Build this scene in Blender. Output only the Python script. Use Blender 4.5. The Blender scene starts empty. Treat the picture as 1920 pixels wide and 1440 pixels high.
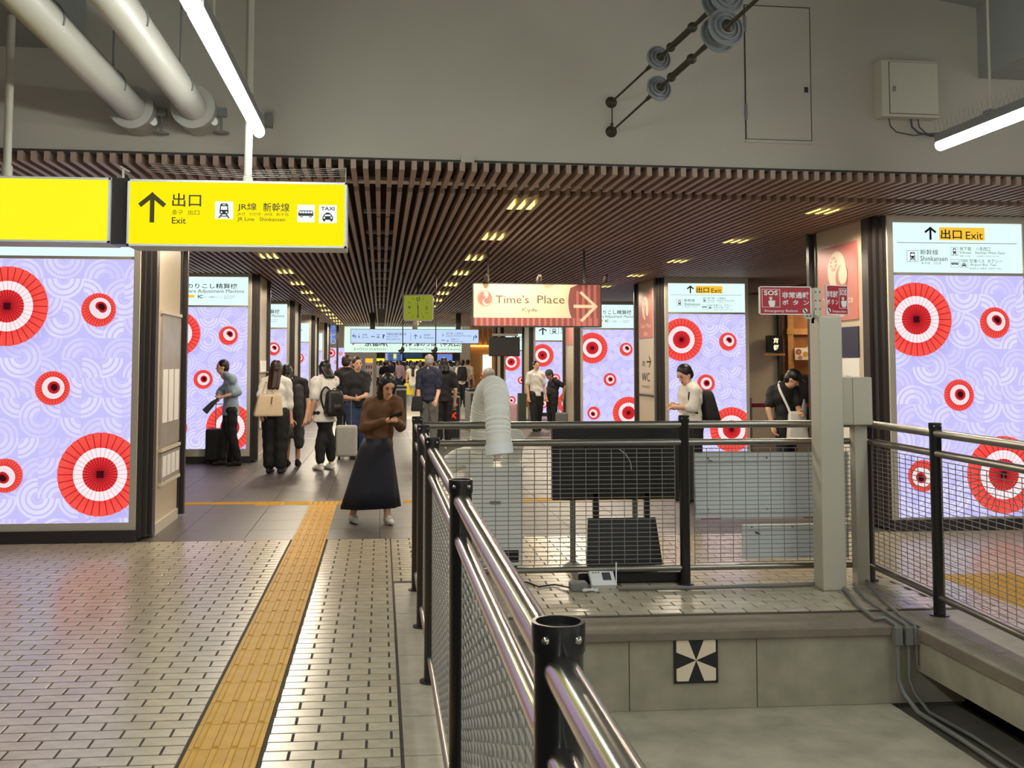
import bpy, bmesh, math, random
from mathutils import Vector, Matrix
random.seed(7)
SC = bpy.context.scene
COL = SC.collection
PI = math.pi
# ------------------------------------------------------------------ camera
F, HX, HY, CH = 2000.0, 904.0, 556.0, 1.56          # focal length (px of a 1920 px frame), optical centre, eye height
VX, VY, ROLL = 714.0, 681.0, 0.007                  # vanishing point of the hall, roll
_y = Vector(((VX - HX) / F, -(VY - HY) / F, -1)).normalized()
_z = Vector((ROLL, 1, 0)); _z = (_z - _y * _z.dot(_y)).normalized()
_x = _y.cross(_z)
BT = Matrix((_x, _y, _z))                           # camera vector -> world vector
CAM = Vector((0, 0, CH))
cd = bpy.data.cameras.new('camera'); cam = bpy.data.objects.new('camera', cd); COL.objects.link(cam)
cd.sensor_width = 36; cd.lens = F / 1920 * 36
cd.shift_x = (960 - HX) / 1920; cd.shift_y = (HY - 720) / 1920
cd.clip_start = .05; cd.clip_end = 300
cam.matrix_world = Matrix.Translation(CAM) @ BT.to_4x4()
SC.camera = cam
# ------------------------------------------------------------------ world and exposure
w = bpy.data.worlds.new('world'); SC.world = w; w.use_nodes = True
w.node_tree.nodes['Background'].inputs[0].default_value = (1, .98, .94, 1)
w.node_tree.nodes['Background'].inputs[1].default_value = .5
SC.view_settings.view_transform = 'Standard'; SC.view_settings.look = 'None'
SC.view_settings.exposure = 0; SC.view_settings.gamma = 1; SC.view_settings.use_curve_mapping = False
TUBE_STRENGTH, DOWN_STRENGTH, DOWN_WATTS, LED_STRENGTH = 43.0, 3.2, 150.0, 1.06

def at(px, py, Y=None, Z=None, X=None):
    "point of the place that the photograph shows at a pixel, on a plane of the building"
    d = BT @ Vector(((px - HX) / F, -(py - HY) / F, -1))
    if Y is not None: t = Y / d.y
    elif Z is not None: t = (Z - CH) / d.z
    else: t = X / d.x
    return CAM + d * t
def lin(c):
    return tuple((v / 255 / 12.92 if v / 255 <= .04045 else ((v / 255 + .055) / 1.055) ** 2.4) for v in c)
# ------------------------------------------------------------------ materials
MATS = {}
def mat(name, rgb, rough=.6, metal=0., var=0., scale=8., bump=0., spec=.5, coat=0.):
    "principled surface; rgb is the sRGB albedo, var the noise in its value"
    if name in MATS: return MATS[name]
    m = bpy.data.materials.new(name); m.use_nodes = True; nt = m.node_tree; b = nt.nodes['Principled BSDF']
    c = lin(rgb)
    b.inputs['Base Color'].default_value = (*c, 1); b.inputs['Roughness'].default_value = rough
    b.inputs['Metallic'].default_value = metal; b.inputs['Specular IOR Level'].default_value = spec
    b.inputs['Coat Weight'].default_value = coat
    if var or bump:
        tc = nt.nodes.new('ShaderNodeTexCoord'); n = nt.nodes.new('ShaderNodeTexNoise')
        n.inputs['Scale'].default_value = scale; n.inputs['Detail'].default_value = 6
        nt.links.new(tc.outputs['Object'], n.inputs['Vector'])
        if var:
            r = nt.nodes.new('ShaderNodeMapRange'); r.inputs[1].default_value = .3; r.inputs[2].default_value = .7
            r.inputs[3].default_value = 1 - var; r.inputs[4].default_value = 1 + var
            nt.links.new(n.outputs['Fac'], r.inputs[0])
            h = nt.nodes.new('ShaderNodeHueSaturation'); h.inputs['Color'].default_value = (*c, 1)
            nt.links.new(r.outputs[0], h.inputs['Value']); nt.links.new(h.outputs[0], b.inputs['Base Color'])
        if bump:
            bp = nt.nodes.new('ShaderNodeBump'); bp.inputs['Strength'].default_value = bump; bp.inputs['Distance'].default_value = .01
            nt.links.new(n.outputs['Fac'], bp.inputs['Height']); nt.links.new(bp.outputs[0], b.inputs['Normal'])
    MATS[name] = m; return m
def emit(name, rgb, s=1.):
    if name in MATS: return MATS[name]
    m = bpy.data.materials.new(name); m.use_nodes = True; nt = m.node_tree
    nt.nodes.remove(nt.nodes['Principled BSDF']); e = nt.nodes.new('ShaderNodeEmission')
    e.inputs[0].default_value = (*lin(rgb), 1); e.inputs[1].default_value = s
    nt.links.new(e.outputs[0], nt.nodes['Material Output'].inputs[0]); MATS[name] = m; return m
def island_var(m, v):
    "value differs from piece to piece of the same material"
    nt = m.node_tree; b = nt.nodes['Principled BSDF']; g = nt.nodes.new('ShaderNodeNewGeometry'); oi = nt.nodes.new('ShaderNodeObjectInfo')
    a = nt.nodes.new('ShaderNodeMath'); a.operation = 'ADD'; nt.links.new(g.outputs['Random Per Island'], a.inputs[0]); nt.links.new(oi.outputs['Random'], a.inputs[1])
    f = nt.nodes.new('ShaderNodeMath'); f.operation = 'FRACT'; nt.links.new(a.outputs[0], f.inputs[0])
    r = nt.nodes.new('ShaderNodeMapRange'); r.inputs[3].default_value = 1 - v; r.inputs[4].default_value = 1 + v; nt.links.new(f.outputs[0], r.inputs[0])
    h = nt.nodes.new('ShaderNodeHueSaturation'); old = b.inputs['Base Color'].links
    if old: nt.links.new(old[0].from_socket, h.inputs['Color'])
    else: h.inputs['Color'].default_value = b.inputs['Base Color'].default_value
    nt.links.new(r.outputs[0], h.inputs['Value']); nt.links.new(h.outputs[0], b.inputs['Base Color']); return m
# node expressions
class X:
    nt = None
    def __init__(s, k): s.k = k
    @staticmethod
    def op(o, *a):
        n = X.nt.nodes.new('ShaderNodeMath'); n.operation = o
        for i, v in enumerate(a):
            if isinstance(v, X): X.nt.links.new(v.k, n.inputs[i])
            else: n.inputs[i].default_value = v
        return X(n.outputs[0])
    def __add__(s, o): return X.op('ADD', s, o)
    __radd__ = __add__
    def __mul__(s, o): return X.op('MULTIPLY', s, o)
    __rmul__ = __mul__
    def __sub__(s, o): return X.op('SUBTRACT', s, o)
    def __rsub__(s, o): return X.op('SUBTRACT', o, s)
    def __truediv__(s, o): return X.op('DIVIDE', s, o)
    def lt(s, o): return X.op('LESS_THAN', s, o)
    def gt(s, o): return X.op('GREATER_THAN', s, o)
    def fl(s): return X.op('FLOOR', s)
    def fr(s): return X.op('FRACT', s)
    def ab(s): return X.op('ABSOLUTE', s)
def hyp(a, b): return X.op('SQRT', a * a + b * b)
def sstep(a, b, x):
    n = X.nt.nodes.new('ShaderNodeMapRange'); n.interpolation_type = 'SMOOTHSTEP'
    n.inputs[1].default_value = a; n.inputs[2].default_value = b; X.nt.links.new(x.k, n.inputs[0]); return X(n.outputs[0])
def cmix(f, a, b):
    n = X.nt.nodes.new('ShaderNodeMix'); n.data_type = 'RGBA'
    if isinstance(f, X): X.nt.links.new(f.k, n.inputs[0])
    else: n.inputs[0].default_value = f
    for i, v in ((6, a), (7, b)):
        if isinstance(v, tuple): n.inputs[i].default_value = (*v, 1)
        else: X.nt.links.new(v.k, n.inputs[i])
    return X(n.outputs[2])
def rnd2(i, j, seed):
    c = X.nt.nodes.new('ShaderNodeCombineXYZ')
    X.nt.links.new(i.k, c.inputs[0]); X.nt.links.new(j.k, c.inputs[1]); c.inputs[2].default_value = seed
    n = X.nt.nodes.new('ShaderNodeTexWhiteNoise'); X.nt.links.new(c.outputs[0], n.inputs[0]); return X(n.outputs['Value'])
def led_material():
    m = bpy.data.materials.new('led_umbrellas'); m.use_nodes = True; nt = m.node_tree; X.nt = nt
    nt.nodes.remove(nt.nodes['Principled BSDF'])
    uv = nt.nodes.new('ShaderNodeUVMap'); uv.uv_map = 'UVMap'
    sp = nt.nodes.new('ShaderNodeSeparateXYZ'); nt.links.new(uv.outputs[0], sp.inputs[0])
    u = X(sp.outputs[0]); v = X(sp.outputs[1])               # v runs down, in screen widths
    cs = .134
    i = (u / cs).fl(); j = (v / cs).fl(); a = (u / cs).fr(); b = (v / cs).fr()
    fa = rnd2(i, j, 1.).gt(.5); fb = rnd2(i, j, 2.).gt(.5); k = rnd2(i, j, 3.)
    a = (a - fa).ab(); b = (b - fb).ab()
    d = hyp(a, b)
    ring = ((d * 3.5 + .05).fr() - .5).ab()
    ring = sstep(.37, .30, ring) * d.lt(1.02) * d.gt(.2) * (k * .75 + .25)
    col = cmix(ring, lin((197, 191, 247)), lin((226, 221, 254)))
    def umb(col, cx, cy, R, ox, oy, N, hub, white, small):
        sx = (u - (cx + R * .16)) / R; sy = (v - (cy + R * .2)) / R      # soft shadow printed in the picture
        sh = sstep(1.08, .8, hyp(sx, sy)) * .28
        col = cmix(sh, col, lin((150, 150, 225)))
        dx = (u - cx) / R; dy = (v - cy) / R; rho = hyp(dx, dy)
        g = 1 - rho
        ex = dx - g * ox; ey = dy - g * oy; r = hyp(ex, ey)
        ang = X.op('ARCTAN2', ey, ex)
        t = ((ang * (N / (2 * PI))).fr() - .5).ab()
        scal = rho + t * t * (.16 if small else .05)
        rib = sstep(.5 - (.10 if small else .05), .5 - .02, t)
        rib = X.op('MAXIMUM', rib, sstep(.11, .07, (0.5 - t) * r)) if not small else rib
        red = cmix(sstep(.2, 1., r), lin((226, 48, 52)), lin((250, 84, 74)))
        wh = r.gt(white[0]) * r.lt(white[1])
        c = cmix(wh, red, lin((251, 232, 236)))
        thin = sstep(.016, .008, (0.5 - t) * r * (2 * PI / N)) if not small else sstep(.03, .015, (0.5 - t) * r * (2 * PI / N))
        c = cmix(thin * (.75 if not small else .6) * (1 - wh * .6), c, lin((120, 14, 26)))
        if small: hb = r.lt(hub)
        else: hb = X.op('MAXIMUM', ex.ab(), ey.ab()).lt(hub)
        c = cmix(hb, c, lin((66, 14, 22)))
        return cmix(scal.lt(1.), col, c)
    col = umb(col, .170, .323, .270, .0, .0, 32, .085, (.41, .63), False)
    col = umb(col, .770, .345, .116, .24, -.26, 32, .22, (.36, .64), True)
    col = umb(col, .480, .874, .116, .12, -.06, 32, .20, (.36, .64), True)
    col = umb(col, .190, 1.455, .115, -.18, .18, 32, .22, (.36, .64), True)
    col = umb(col, .805, 1.452, .281, .0, .0, 32, .085, (.41, .63), False)
    e = nt.nodes.new('ShaderNodeEmission'); e.inputs[1].default_value = LED_STRENGTH
    nt.links.new(col.k, e.inputs[0]); nt.links.new(e.outputs[0], nt.nodes['Material Output'].inputs[0]); return m
# ------------------------------------------------------------------ object helpers
WL = {}                                                   # world location of every thing
def tag(o, label=None, cat=None, group=None, kind=None):
    for k, v in (('label', label), ('category', cat), ('group', group), ('kind', kind)):
        if v: o[k] = v
    return o
def thing(name, loc, label, cat, group=None):
    o = bpy.data.objects.new(name, None); o.empty_display_size = .1; COL.objects.link(o)
    o.location = loc; WL[o.name] = Vector(loc); return tag(o, label, cat, group)
def link(name, me, parent=None, loc=(0, 0, 0)):
    o = bpy.data.objects.new(name, me); COL.objects.link(o); o.location = loc; o.parent = parent
    WL[o.name] = Vector(loc) + (WL[parent.name] if parent else Vector()); return o
class MB:
    "collects shapes in world coordinates; build() links them as one mesh object"
    def __init__(s): s.v = []; s.f = []; s.uv = None; s.sm = set()
    def add(s, vs, fs, smooth=False):
        o = len(s.v); s.v += [Vector(p) for p in vs]
        if smooth: s.sm.update(range(len(s.f), len(s.f) + len(fs)))
        s.f += [tuple(i + o for i in f) for f in fs]; return s
    def box(s, x0, y0, z0, x1, y1, z1, bev=0):
        if bev <= 0:
            return s.add([(x, y, z) for z in (z0, z1) for y in (y0, y1) for x in (x0, x1)],
                         [(0, 2, 3, 1), (4, 5, 7, 6), (0, 1, 5, 4), (2, 6, 7, 3), (0, 4, 6, 2), (1, 3, 7, 5)])
        b = bmesh.new(); bmesh.ops.create_cube(b, size=1)
        for q in b.verts: q.co = ((x0 + x1) / 2 + q.co.x * (x1 - x0), (y0 + y1) / 2 + q.co.y * (y1 - y0), (z0 + z1) / 2 + q.co.z * (z1 - z0))
        bmesh.ops.bevel(b, geom=b.edges[:], offset=bev, segments=2, affect='EDGES', profile=.5)
        b.verts.index_update(); s.add([q.co for q in b.verts], [[q.index for q in f.verts] for f in b.faces]); b.free(); return s
    def obox(s, c, ax, ay, az, hx, hy, hz):
        c = Vector(c); ax, ay, az = Vector(ax).normalized(), Vector(ay).normalized(), Vector(az).normalized()
        return s.add([c + ax * hx * i + ay * hy * j + az * hz * k for k in (-1, 1) for j in (-1, 1) for i in (-1, 1)],
                     [(0, 2, 3, 1), (4, 5, 7, 6), (0, 1, 5, 4), (2, 6, 7, 3), (0, 4, 6, 2), (1, 3, 7, 5)])
    def bar(s, a, b, wx, wz):
        a, b = Vector(a), Vector(b); d = (b - a).normalized()
        u = Vector((0, 0, 1)) if abs(d.z) < .9 else Vector((0, 1, 0)); r = d.cross(u).normalized(); u = r.cross(d)
        return s.obox((a + b) / 2, r, d, u, wx / 2, (b - a).length / 2, wz / 2)
    def tube(s, pts, r, n=10, caps=True):
        pts = [Vector(p) for p in pts]; rs = r if isinstance(r, (list, tuple)) else [r] * len(pts)
        up = None; vs = []; fs = []
        for i, p in enumerate(pts):
            t = ((pts[min(i + 1, len(pts) - 1)] - p).normalized() + (p - pts[max(i - 1, 0)]).normalized())
            if t.length < 1e-9: t = Vector((0, 0, 1))
            t.normalize()
            if up is None: up = Vector((0, 0, 1)) if abs(t.z) < .9 else Vector((0, 1, 0))
            a = t.cross(up).normalized(); up = a.cross(t).normalized()
            for k in range(n):
                an = 2 * PI * k / n; vs.append(p + (a * math.cos(an) + up * math.sin(an)) * rs[i])
        for i in range(len(pts) - 1):
            for k in range(n): fs.append((i * n + k, i * n + (k + 1) % n, (i + 1) * n + (k + 1) % n, (i + 1) * n + k))
        s.add(vs, fs, True)
        if caps:
            m = len(vs); s.add(vs[:n], [tuple(range(n))[::-1]]); s.add(vs[m - n:], [tuple(range(n))])
        return s
    def lathe(s, c, axis, prof, n=20):
        c = Vector(c); ax = Vector(axis).normalized(); u = ax.orthogonal().normalized(); w_ = ax.cross(u); vs = []; fs = []
        for r, h in prof:
            for k in range(n):
                an = 2 * PI * k / n; vs.append(c + ax * h + (u * math.cos(an) + w_ * math.sin(an)) * max(r, 1e-4))
        for i in range(len(prof) - 1):
            for k in range(n): fs.append((i * n + k, i * n + (k + 1) % n, (i + 1) * n + (k + 1) % n, (i + 1) * n + k))
        return s.add(vs, fs, True)
    def prism(s, poly, dv):
        poly = [Vector(p) for p in poly]; dv = Vector(dv); n = len(poly)
        return s.add(poly + [p + dv for p in poly], [tuple(range(n))[::-1], tuple(range(n, 2 * n))] + [(i, (i + 1) % n, (i + 1) % n + n, i + n) for i in range(n)])
    def ball(s, c, r, seg=10, rings=7, rot=None):
        c = Vector(c); r = Vector(r) if isinstance(r, (tuple, list, Vector)) else Vector((r, r, r)); vs = []; fs = []
        for i in range(1, rings):
            th = PI * i / rings
            for k in range(seg):
                an = 2 * PI * k / seg; p = Vector((r.x * math.sin(th) * math.cos(an), r.y * math.sin(th) * math.sin(an), r.z * math.cos(th)))
                vs.append(c + (rot @ p if rot else p))
        t = Vector((0, 0, r.z)); vs += [c + (rot @ t if rot else t), c - (rot @ t if rot else t)]; T = len(vs) - 2; B = T + 1
        for k in range(seg):
            k2 = (k + 1) % seg; fs.append((T, k, k2)); fs.append((B, (rings - 2) * seg + k2, (rings - 2) * seg + k))
            for i in range(rings - 2): fs.append((i * seg + k, (i + 1) * seg + k, (i + 1) * seg + k2, i * seg + k2))
        return s.add(vs, fs, True)
    def cap(s, a, ra, b, rb, n=10):
        "tapered capsule"
        a, b = Vector(a), Vector(b); d = b - a
        if d.length < 1e-6: return s.ball(a, max(ra, rb))
        d.normalize(); pts = []; rs = []
        for q in (.999, .87, .5): pts.append(a - d * ra * q); rs.append(ra * math.sqrt(1 - q * q))
        pts.append(a); rs.append(ra); pts.append(b); rs.append(rb)
        for q in (.5, .87, .999): pts.append(b + d * rb * q); rs.append(rb * math.sqrt(1 - q * q))
        return s.tube(pts, rs, n)
    def build(s, name, m, parent=None, label=None, cat=None, group=None, kind=None, solid=None):
        if parent: base = WL[parent.name]
        else:
            lo = Vector([min(p[k] for p in s.v) for k in range(3)]); hi = Vector([max(p[k] for p in s.v) for k in range(3)])
            base = Vector(((lo.x + hi.x) / 2, (lo.y + hi.y) / 2, lo.z))
        me = bpy.data.meshes.new(name); me.from_pydata([p - base for p in s.v], [], s.f)
        if s.sm:
            me.polygons.foreach_set('use_smooth', [i in s.sm for i in range(len(s.f))]); me.update(); me.set_sharp_from_angle(angle=math.radians(50))
        if s.uv:
            ul = me.uv_layers.new(name='UVMap')
            for p in me.polygons:
                for li in p.loop_indices: ul.data[li].uv = s.uv[me.loops[li].vertex_index]
        b = bmesh.new(); b.from_mesh(me); bmesh.ops.recalc_face_normals(b, faces=b.faces); b.to_mesh(me); b.free()
        me.materials.append(MATS[m] if isinstance(m, str) else m)
        o = link(name, me, parent, (0, 0, 0) if parent else base)
        return tag(o, label, cat, group, kind)
def quick(name, m, parent, *boxes, **k):
    b = MB()
    for q in boxes: b.box(*q)
    return b.build(name, m, parent, **k)
TXT = {}
TS = bpy.data.scenes.new('workbench'); TV = TS.view_layers[0]      # scratch scene for evaluating text and modifiers, removed at the end
def text_shape(s, bold=0.):
    "2D vertices and faces of a string set in the built-in font: cap height about .73"
    if (s, bold) in TXT: return TXT[(s, bold)]
    c = bpy.data.curves.new('t', 'FONT'); c.body = s; c.resolution_u = 2; c.fill_mode = 'FRONT'; c.offset = bold
    o = bpy.data.objects.new('t', c); TS.collection.objects.link(o); TV.update()
    me = bpy.data.meshes.new_from_object(o.evaluated_get(TV.depsgraph))
    r = ([(q.co.x, q.co.y) for q in me.vertices], [tuple(p.vertices) for p in me.polygons])
    bpy.data.objects.remove(o); bpy.data.curves.remove(c); bpy.data.meshes.remove(me); TXT[(s, bold)] = r; return r
class Plate:
    "flat print on a panel, laid out in photo pixels between the panel's corners"
    def __init__(s, o, ux, uy, n, box):
        s.o = Vector(o); s.ux = Vector(ux); s.uy = Vector(uy); s.n = Vector(n).normalized(); s.b = box; s.m = {}; s.k = 0
    def p(s, x, y, h):
        x0, y0, x1, y1 = s.b; return s.o + s.ux * ((x - x0) / (x1 - x0)) + s.uy * ((y - y0) / (y1 - y0)) + s.n * (.0015 * h + .00008 * (s.k % 9))
    def mb(s, m): return s.m.setdefault(m, MB())
    def poly(s, m, pts, h=1):
        s.k += 1; s.mb(m).add([s.p(x, y, h) for x, y in pts], [tuple(range(len(pts)))])
    def rect(s, m, x0, y0, x1, y1, h=1): s.poly(m, [(x0, y0), (x1, y0), (x1, y1), (x0, y1)], h)
    def disc(s, m, cx, cy, r, h=1, n=24, ry=None, a0=0, a1=2 * PI):
        ry = ry or r; s.poly(m, [(cx + r * math.cos(a0 + (a1 - a0) * k / n), cy + ry * math.sin(a0 + (a1 - a0) * k / n)) for k in range(n + (a1 - a0 < 6))], h)
    def ring(s, m, cx, cy, r, t, h=1, n=28, ry=None):
        q = (ry or r) / r; vs = []
        for rr in (r, r - t): vs += [s.p(cx + rr * math.cos(2 * PI * k / n), cy + q * rr * math.sin(2 * PI * k / n), h) for k in range(n)]
        s.mb(m).add(vs, [(k, (k + 1) % n, (k + 1) % n + n, k + n) for k in range(n)])
    def line(s, m, pts, t, h=1):
        for (xa, ya), (xb, yb) in zip(pts, pts[1:]):
            L = math.hypot(xb - xa, yb - ya) or 1; nx, ny = -(yb - ya) / L * t / 2, (xb - xa) / L * t / 2; ex, ey = (xb - xa) / L * t / 2, (yb - ya) / L * t / 2
            s.poly(m, [(xa - ex + nx, ya - ey + ny), (xb + ex + nx, yb + ey + ny), (xb + ex - nx, yb + ey - ny), (xa - ex - nx, ya - ey - ny)], h)
    def frame(s, m, x0, y0, x1, y1, t, h=1):
        for q in ((x0, y0, x1, y0 + t), (x0, y1 - t, x1, y1), (x0, y0, x0 + t, y1), (x1 - t, y0, x1, y1)): s.rect(m, *q, h)
    def text(s, m, t, x0, y0, x1, y1, h=1, bold=0.):
        "string stretched into a box of photo pixels"
        vs, fs = text_shape(t, bold)
        if not vs: return
        lx, hx = min(v[0] for v in vs), max(v[0] for v in vs); ly, hy = min(v[1] for v in vs), max(v[1] for v in vs)
        s.mb(m).add([s.p(x0 + (v[0] - lx) / (hx - lx) * (x1 - x0), y1 - (v[1] - ly) / (hy - ly) * (y1 - y0), h) for v in vs], fs)
    def done(s, parent, name='lettering'):
        for m, b in s.m.items(): b.build(name, m, parent)
    # pictograms in a box
    def train(s, x0, y0, x1, y1, fg, bg=None, h=1):
        X_ = lambda a: x0 + (x1 - x0) * a; Y_ = lambda a: y0 + (y1 - y0) * a
        if bg: s.rect(bg, x0, y0, x1, y1, h)
        s.poly(fg, [(X_(.28), Y_(.2)), (X_(.36), Y_(.12)), (X_(.64), Y_(.12)), (X_(.72), Y_(.2)), (X_(.75), Y_(.66)), (X_(.66), Y_(.74)), (X_(.34), Y_(.74)), (X_(.25), Y_(.66))], h + 1)
        g = bg or 'sign_white'
        s.rect(g, X_(.33), Y_(.28), X_(.67), Y_(.48), h + 2); s.rect(g, X_(.42), Y_(.17), X_(.58), Y_(.22), h + 2)
        s.disc(g, X_(.36), Y_(.62), (x1 - x0) * .05, h + 2, 10); s.disc(g, X_(.64), Y_(.62), (x1 - x0) * .05, h + 2, 10)
        s.line(fg, [(X_(.36), Y_(.76)), (X_(.24), Y_(.92))], (x1 - x0) * .07, h + 1); s.line(fg, [(X_(.64), Y_(.76)), (X_(.76), Y_(.92))], (x1 - x0) * .07, h + 1)
        s.line(fg, [(X_(.33), Y_(.84)), (X_(.67), Y_(.84))], (x1 - x0) * .05, h + 1)
    def bus(s, x0, y0, x1, y1, fg, bg=None, h=1):
        X_ = lambda a: x0 + (x1 - x0) * a; Y_ = lambda a: y0 + (y1 - y0) * a
        if bg: s.rect(bg, x0, y0, x1, y1, h)
        g = bg or 'sign_white'
        s.poly(fg, [(X_(.12), Y_(.33)), (X_(.86), Y_(.33)), (X_(.92), Y_(.4)), (X_(.92), Y_(.64)), (X_(.06), Y_(.64)), (X_(.06), Y_(.5))], h + 1)
        for k in range(5): s.rect(g, X_(.13 + .155 * k), Y_(.38), X_(.255 + .155 * k), Y_(.49), h + 2)
        for q in (.24, .76): s.disc(fg, X_(q), Y_(.66), (x1 - x0) * .075, h + 3, 12); s.disc(g, X_(q), Y_(.66), (x1 - x0) * .035, h + 4, 10)
    def taxi(s, x0, y0, x1, y1, fg, bg=None, h=1, word=True):
        X_ = lambda a: x0 + (x1 - x0) * a; Y_ = lambda a: y0 + (y1 - y0) * a
        if bg: s.rect(bg, x0, y0, x1, y1, h)
        g = bg or 'sign_white'
        if word: s.text(fg, 'TAXI', X_(.12), Y_(.1), X_(.88), Y_(.3), h + 1, .02)
        s.poly(fg, [(X_(.4), Y_(.42)), (X_(.6), Y_(.42)), (X_(.62), Y_(.48)), (X_(.68), Y_(.48)), (X_(.76), Y_(.62)), (X_(.8), Y_(.66)), (X_(.8), Y_(.82)), (X_(.2), Y_(.82)), (X_(.2), Y_(.66)), (X_(.24), Y_(.62)), (X_(.32), Y_(.48)), (X_(.38), Y_(.48))], h + 1)
        s.poly(g, [(X_(.36), Y_(.53)), (X_(.64), Y_(.53)), (X_(.69), Y_(.62)), (X_(.31), Y_(.62))], h + 2)
        for q in (.3, .7): s.disc(g, X_(q), Y_(.71), (x1 - x0) * .055, h + 2, 10); s.rect(fg, X_(q) - (x1 - x0) * .06, Y_(.8), X_(q) + (x1 - x0) * .06, Y_(.9), h + 1)
    def arrow_up(s, m, cx, y0, y1, w_, t, h=1):
        s.line(m, [(cx, y0 + t * .6), (cx, y1)], t, h); s.line(m, [(cx - w_, y0 + w_), (cx, y0 + t * .4), (cx + w_, y0 + w_)], t, h)
# ------------------------------------------------------------------ palette
mat('paver', (186, 175, 153), .24, var=.09, scale=14, spec=.6); island_var(MATS['paver'], .07)
mat('grout', (58, 54, 50), .8, var=.2, scale=30)
mat('edge_slab', (160, 152, 134), .5, var=.14, scale=9, bump=.05); island_var(MATS['edge_slab'], .06)
mat('tactile', (200, 152, 46), .55, var=.08, scale=10, spec=.25); island_var(MATS['tactile'], .05)
mat('dark_tile', (84, 78, 76), .42, var=.10, scale=4, bump=.03); island_var(MATS['dark_tile'], .06)
mat('cream_tile', (206, 200, 188), .3, var=.05, scale=3)
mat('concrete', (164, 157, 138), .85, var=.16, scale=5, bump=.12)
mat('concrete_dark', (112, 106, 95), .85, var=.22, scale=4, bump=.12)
mat('kerb', (126, 115, 100), .75, var=.12, scale=12, bump=.06)
mat('wall_paint', (180, 173, 158), .65, var=.035, scale=1.6)
mat('wall_joint', (60, 58, 54), .8)
mat('ceiling_paint', (150, 152, 150), .8, var=.04, scale=2)
mat('void', (26, 25, 25), .9)
mat('slat', (164, 140, 124), .5, var=.05, scale=20)
mat('slat_void', (44, 34, 30), .9)
mat('slat_rail', (196, 180, 164), .45)
mat('frame_cream', (204, 196, 180), .4)
mat('fin_dark', (52, 47, 46), .38)
mat('pillar_core', (84, 78, 74), .5)
mat('plinth', (44, 40, 42), .4)
mat('panel_cream', (206, 190, 166), .3)
mat('panel_grey', (168, 160, 152), .25, var=.08, scale=6)
mat('black_post', (22, 22, 23), .33, coat=.3)
mat('steel', (186, 182, 176), .2, 1.)
mat('steel_dull', (150, 146, 138), .36, 1.)
mat('wire', (140, 136, 128), .5)
mat('white_paint', (194, 188, 170), .45, var=.02, scale=4)
mat('pipe_paint', (172, 168, 158), .4)
mat('grey_paint', (120, 122, 120), .5)
mat('conduit', (124, 124, 118), .5)
mat('black_plastic', (18, 18, 19), .45)
mat('black_satin', (26, 26, 28), .35)
mat('ink', (34, 34, 36), .6)
mat('ink_grey', (74, 78, 80), .6)
mat('ink_blue', (40, 50, 110), .6)
mat('ink_yellow_sign', (70, 62, 14), .6)
mat('red_print', (176, 32, 48), .45)
mat('white_print', (238, 236, 232), .5)
mat('pink_print', (200, 120, 112), .5)
mat('rose_print', (150, 84, 82), .5)
mat('cream_print', (240, 222, 194), .55)
mat('brown_print', (112, 84, 60), .6)
mat('navy_print', (38, 42, 68), .4)
mat('wood_warm', (150, 98, 52), .5, var=.15, scale=9)
mat('wood_light', (200, 150, 90), .5, var=.1, scale=9)
mat('beige_wall', (196, 184, 168), .6)
mat('duct', (238, 238, 228), .5)
mat('ac_white', (242, 244, 242), .4)
mat('porcelain', (128, 130, 130), .3)
mat('rust_iron', (64, 60, 48), .55, .5, var=.15, scale=30)
mat('board_grey', (226, 232, 234), .5)
mat('stripe_red', (160, 20, 26), .5)
emit('sign_yellow', (255, 236, 16), 1.05); emit('sign_blank_yellow', (255, 238, 34), 1.1)
emit('sign_white', (246, 255, 252), 1.05); emit('sign_mint', (226, 255, 250), 1.06); emit('sign_exit_yellow', (255, 204, 62), .95)
emit('sign_blue', (196, 220, 255), 1.0); emit('sign_pale_green', (222, 255, 234), 1.05)
emit('tube_light', (247, 253, 247), TUBE_STRENGTH); emit('downlight', (255, 224, 110), DOWN_STRENGTH)
emit('warm_glow', (255, 190, 96), 3.); emit('clock_face', (176, 184, 60), .55)
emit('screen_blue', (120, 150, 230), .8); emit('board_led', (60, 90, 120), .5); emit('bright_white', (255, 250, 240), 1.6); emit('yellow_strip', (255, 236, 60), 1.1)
emit('red_x', (255, 40, 30), 1.4); emit('lantern', (255, 236, 190), 1.3)
LED = led_material()
# ================================================================== STRUCTURE
YW0, WK, ZC = 7.75, .04, 2.97     # face of the big white wall (at x = 0) and its slant, underside of the slats
def yw(x): return YW0 + WK * x
def atw(px, py, off=0.):
    "point on the big white wall"
    d = BT @ Vector(((px - HX) / F, -(py - HY) / F, -1)); t = (YW0 + off) / (d.y - WK * d.x); return CAM + d * t
WANG = math.atan(WK)
YF = 9.66                    # where pavers end and the dark hall floor begins
fl = tag(bpy.data.objects.new('floor', None), kind='structure'); COL.objects.link(fl); WL['floor'] = Vector()
PX0, PX1, PY1, PZ = .40, 3.17, 6.2, -.46          # the track bay: left edge, right edge, end wall, bed
quick('subfloor', 'grout', fl, (-7, -3, -.2, PX0 - .12, YF, -.008), (PX0 - .12, PY1 + .36, -.2, PX1 + .02, YF, -.008), (PX1 + .3, 2, -.2, 9, YF, -.008), (PX1 + .02, PY1 + .36, -.2, PX1 + .3, YF, -.008))
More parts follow.
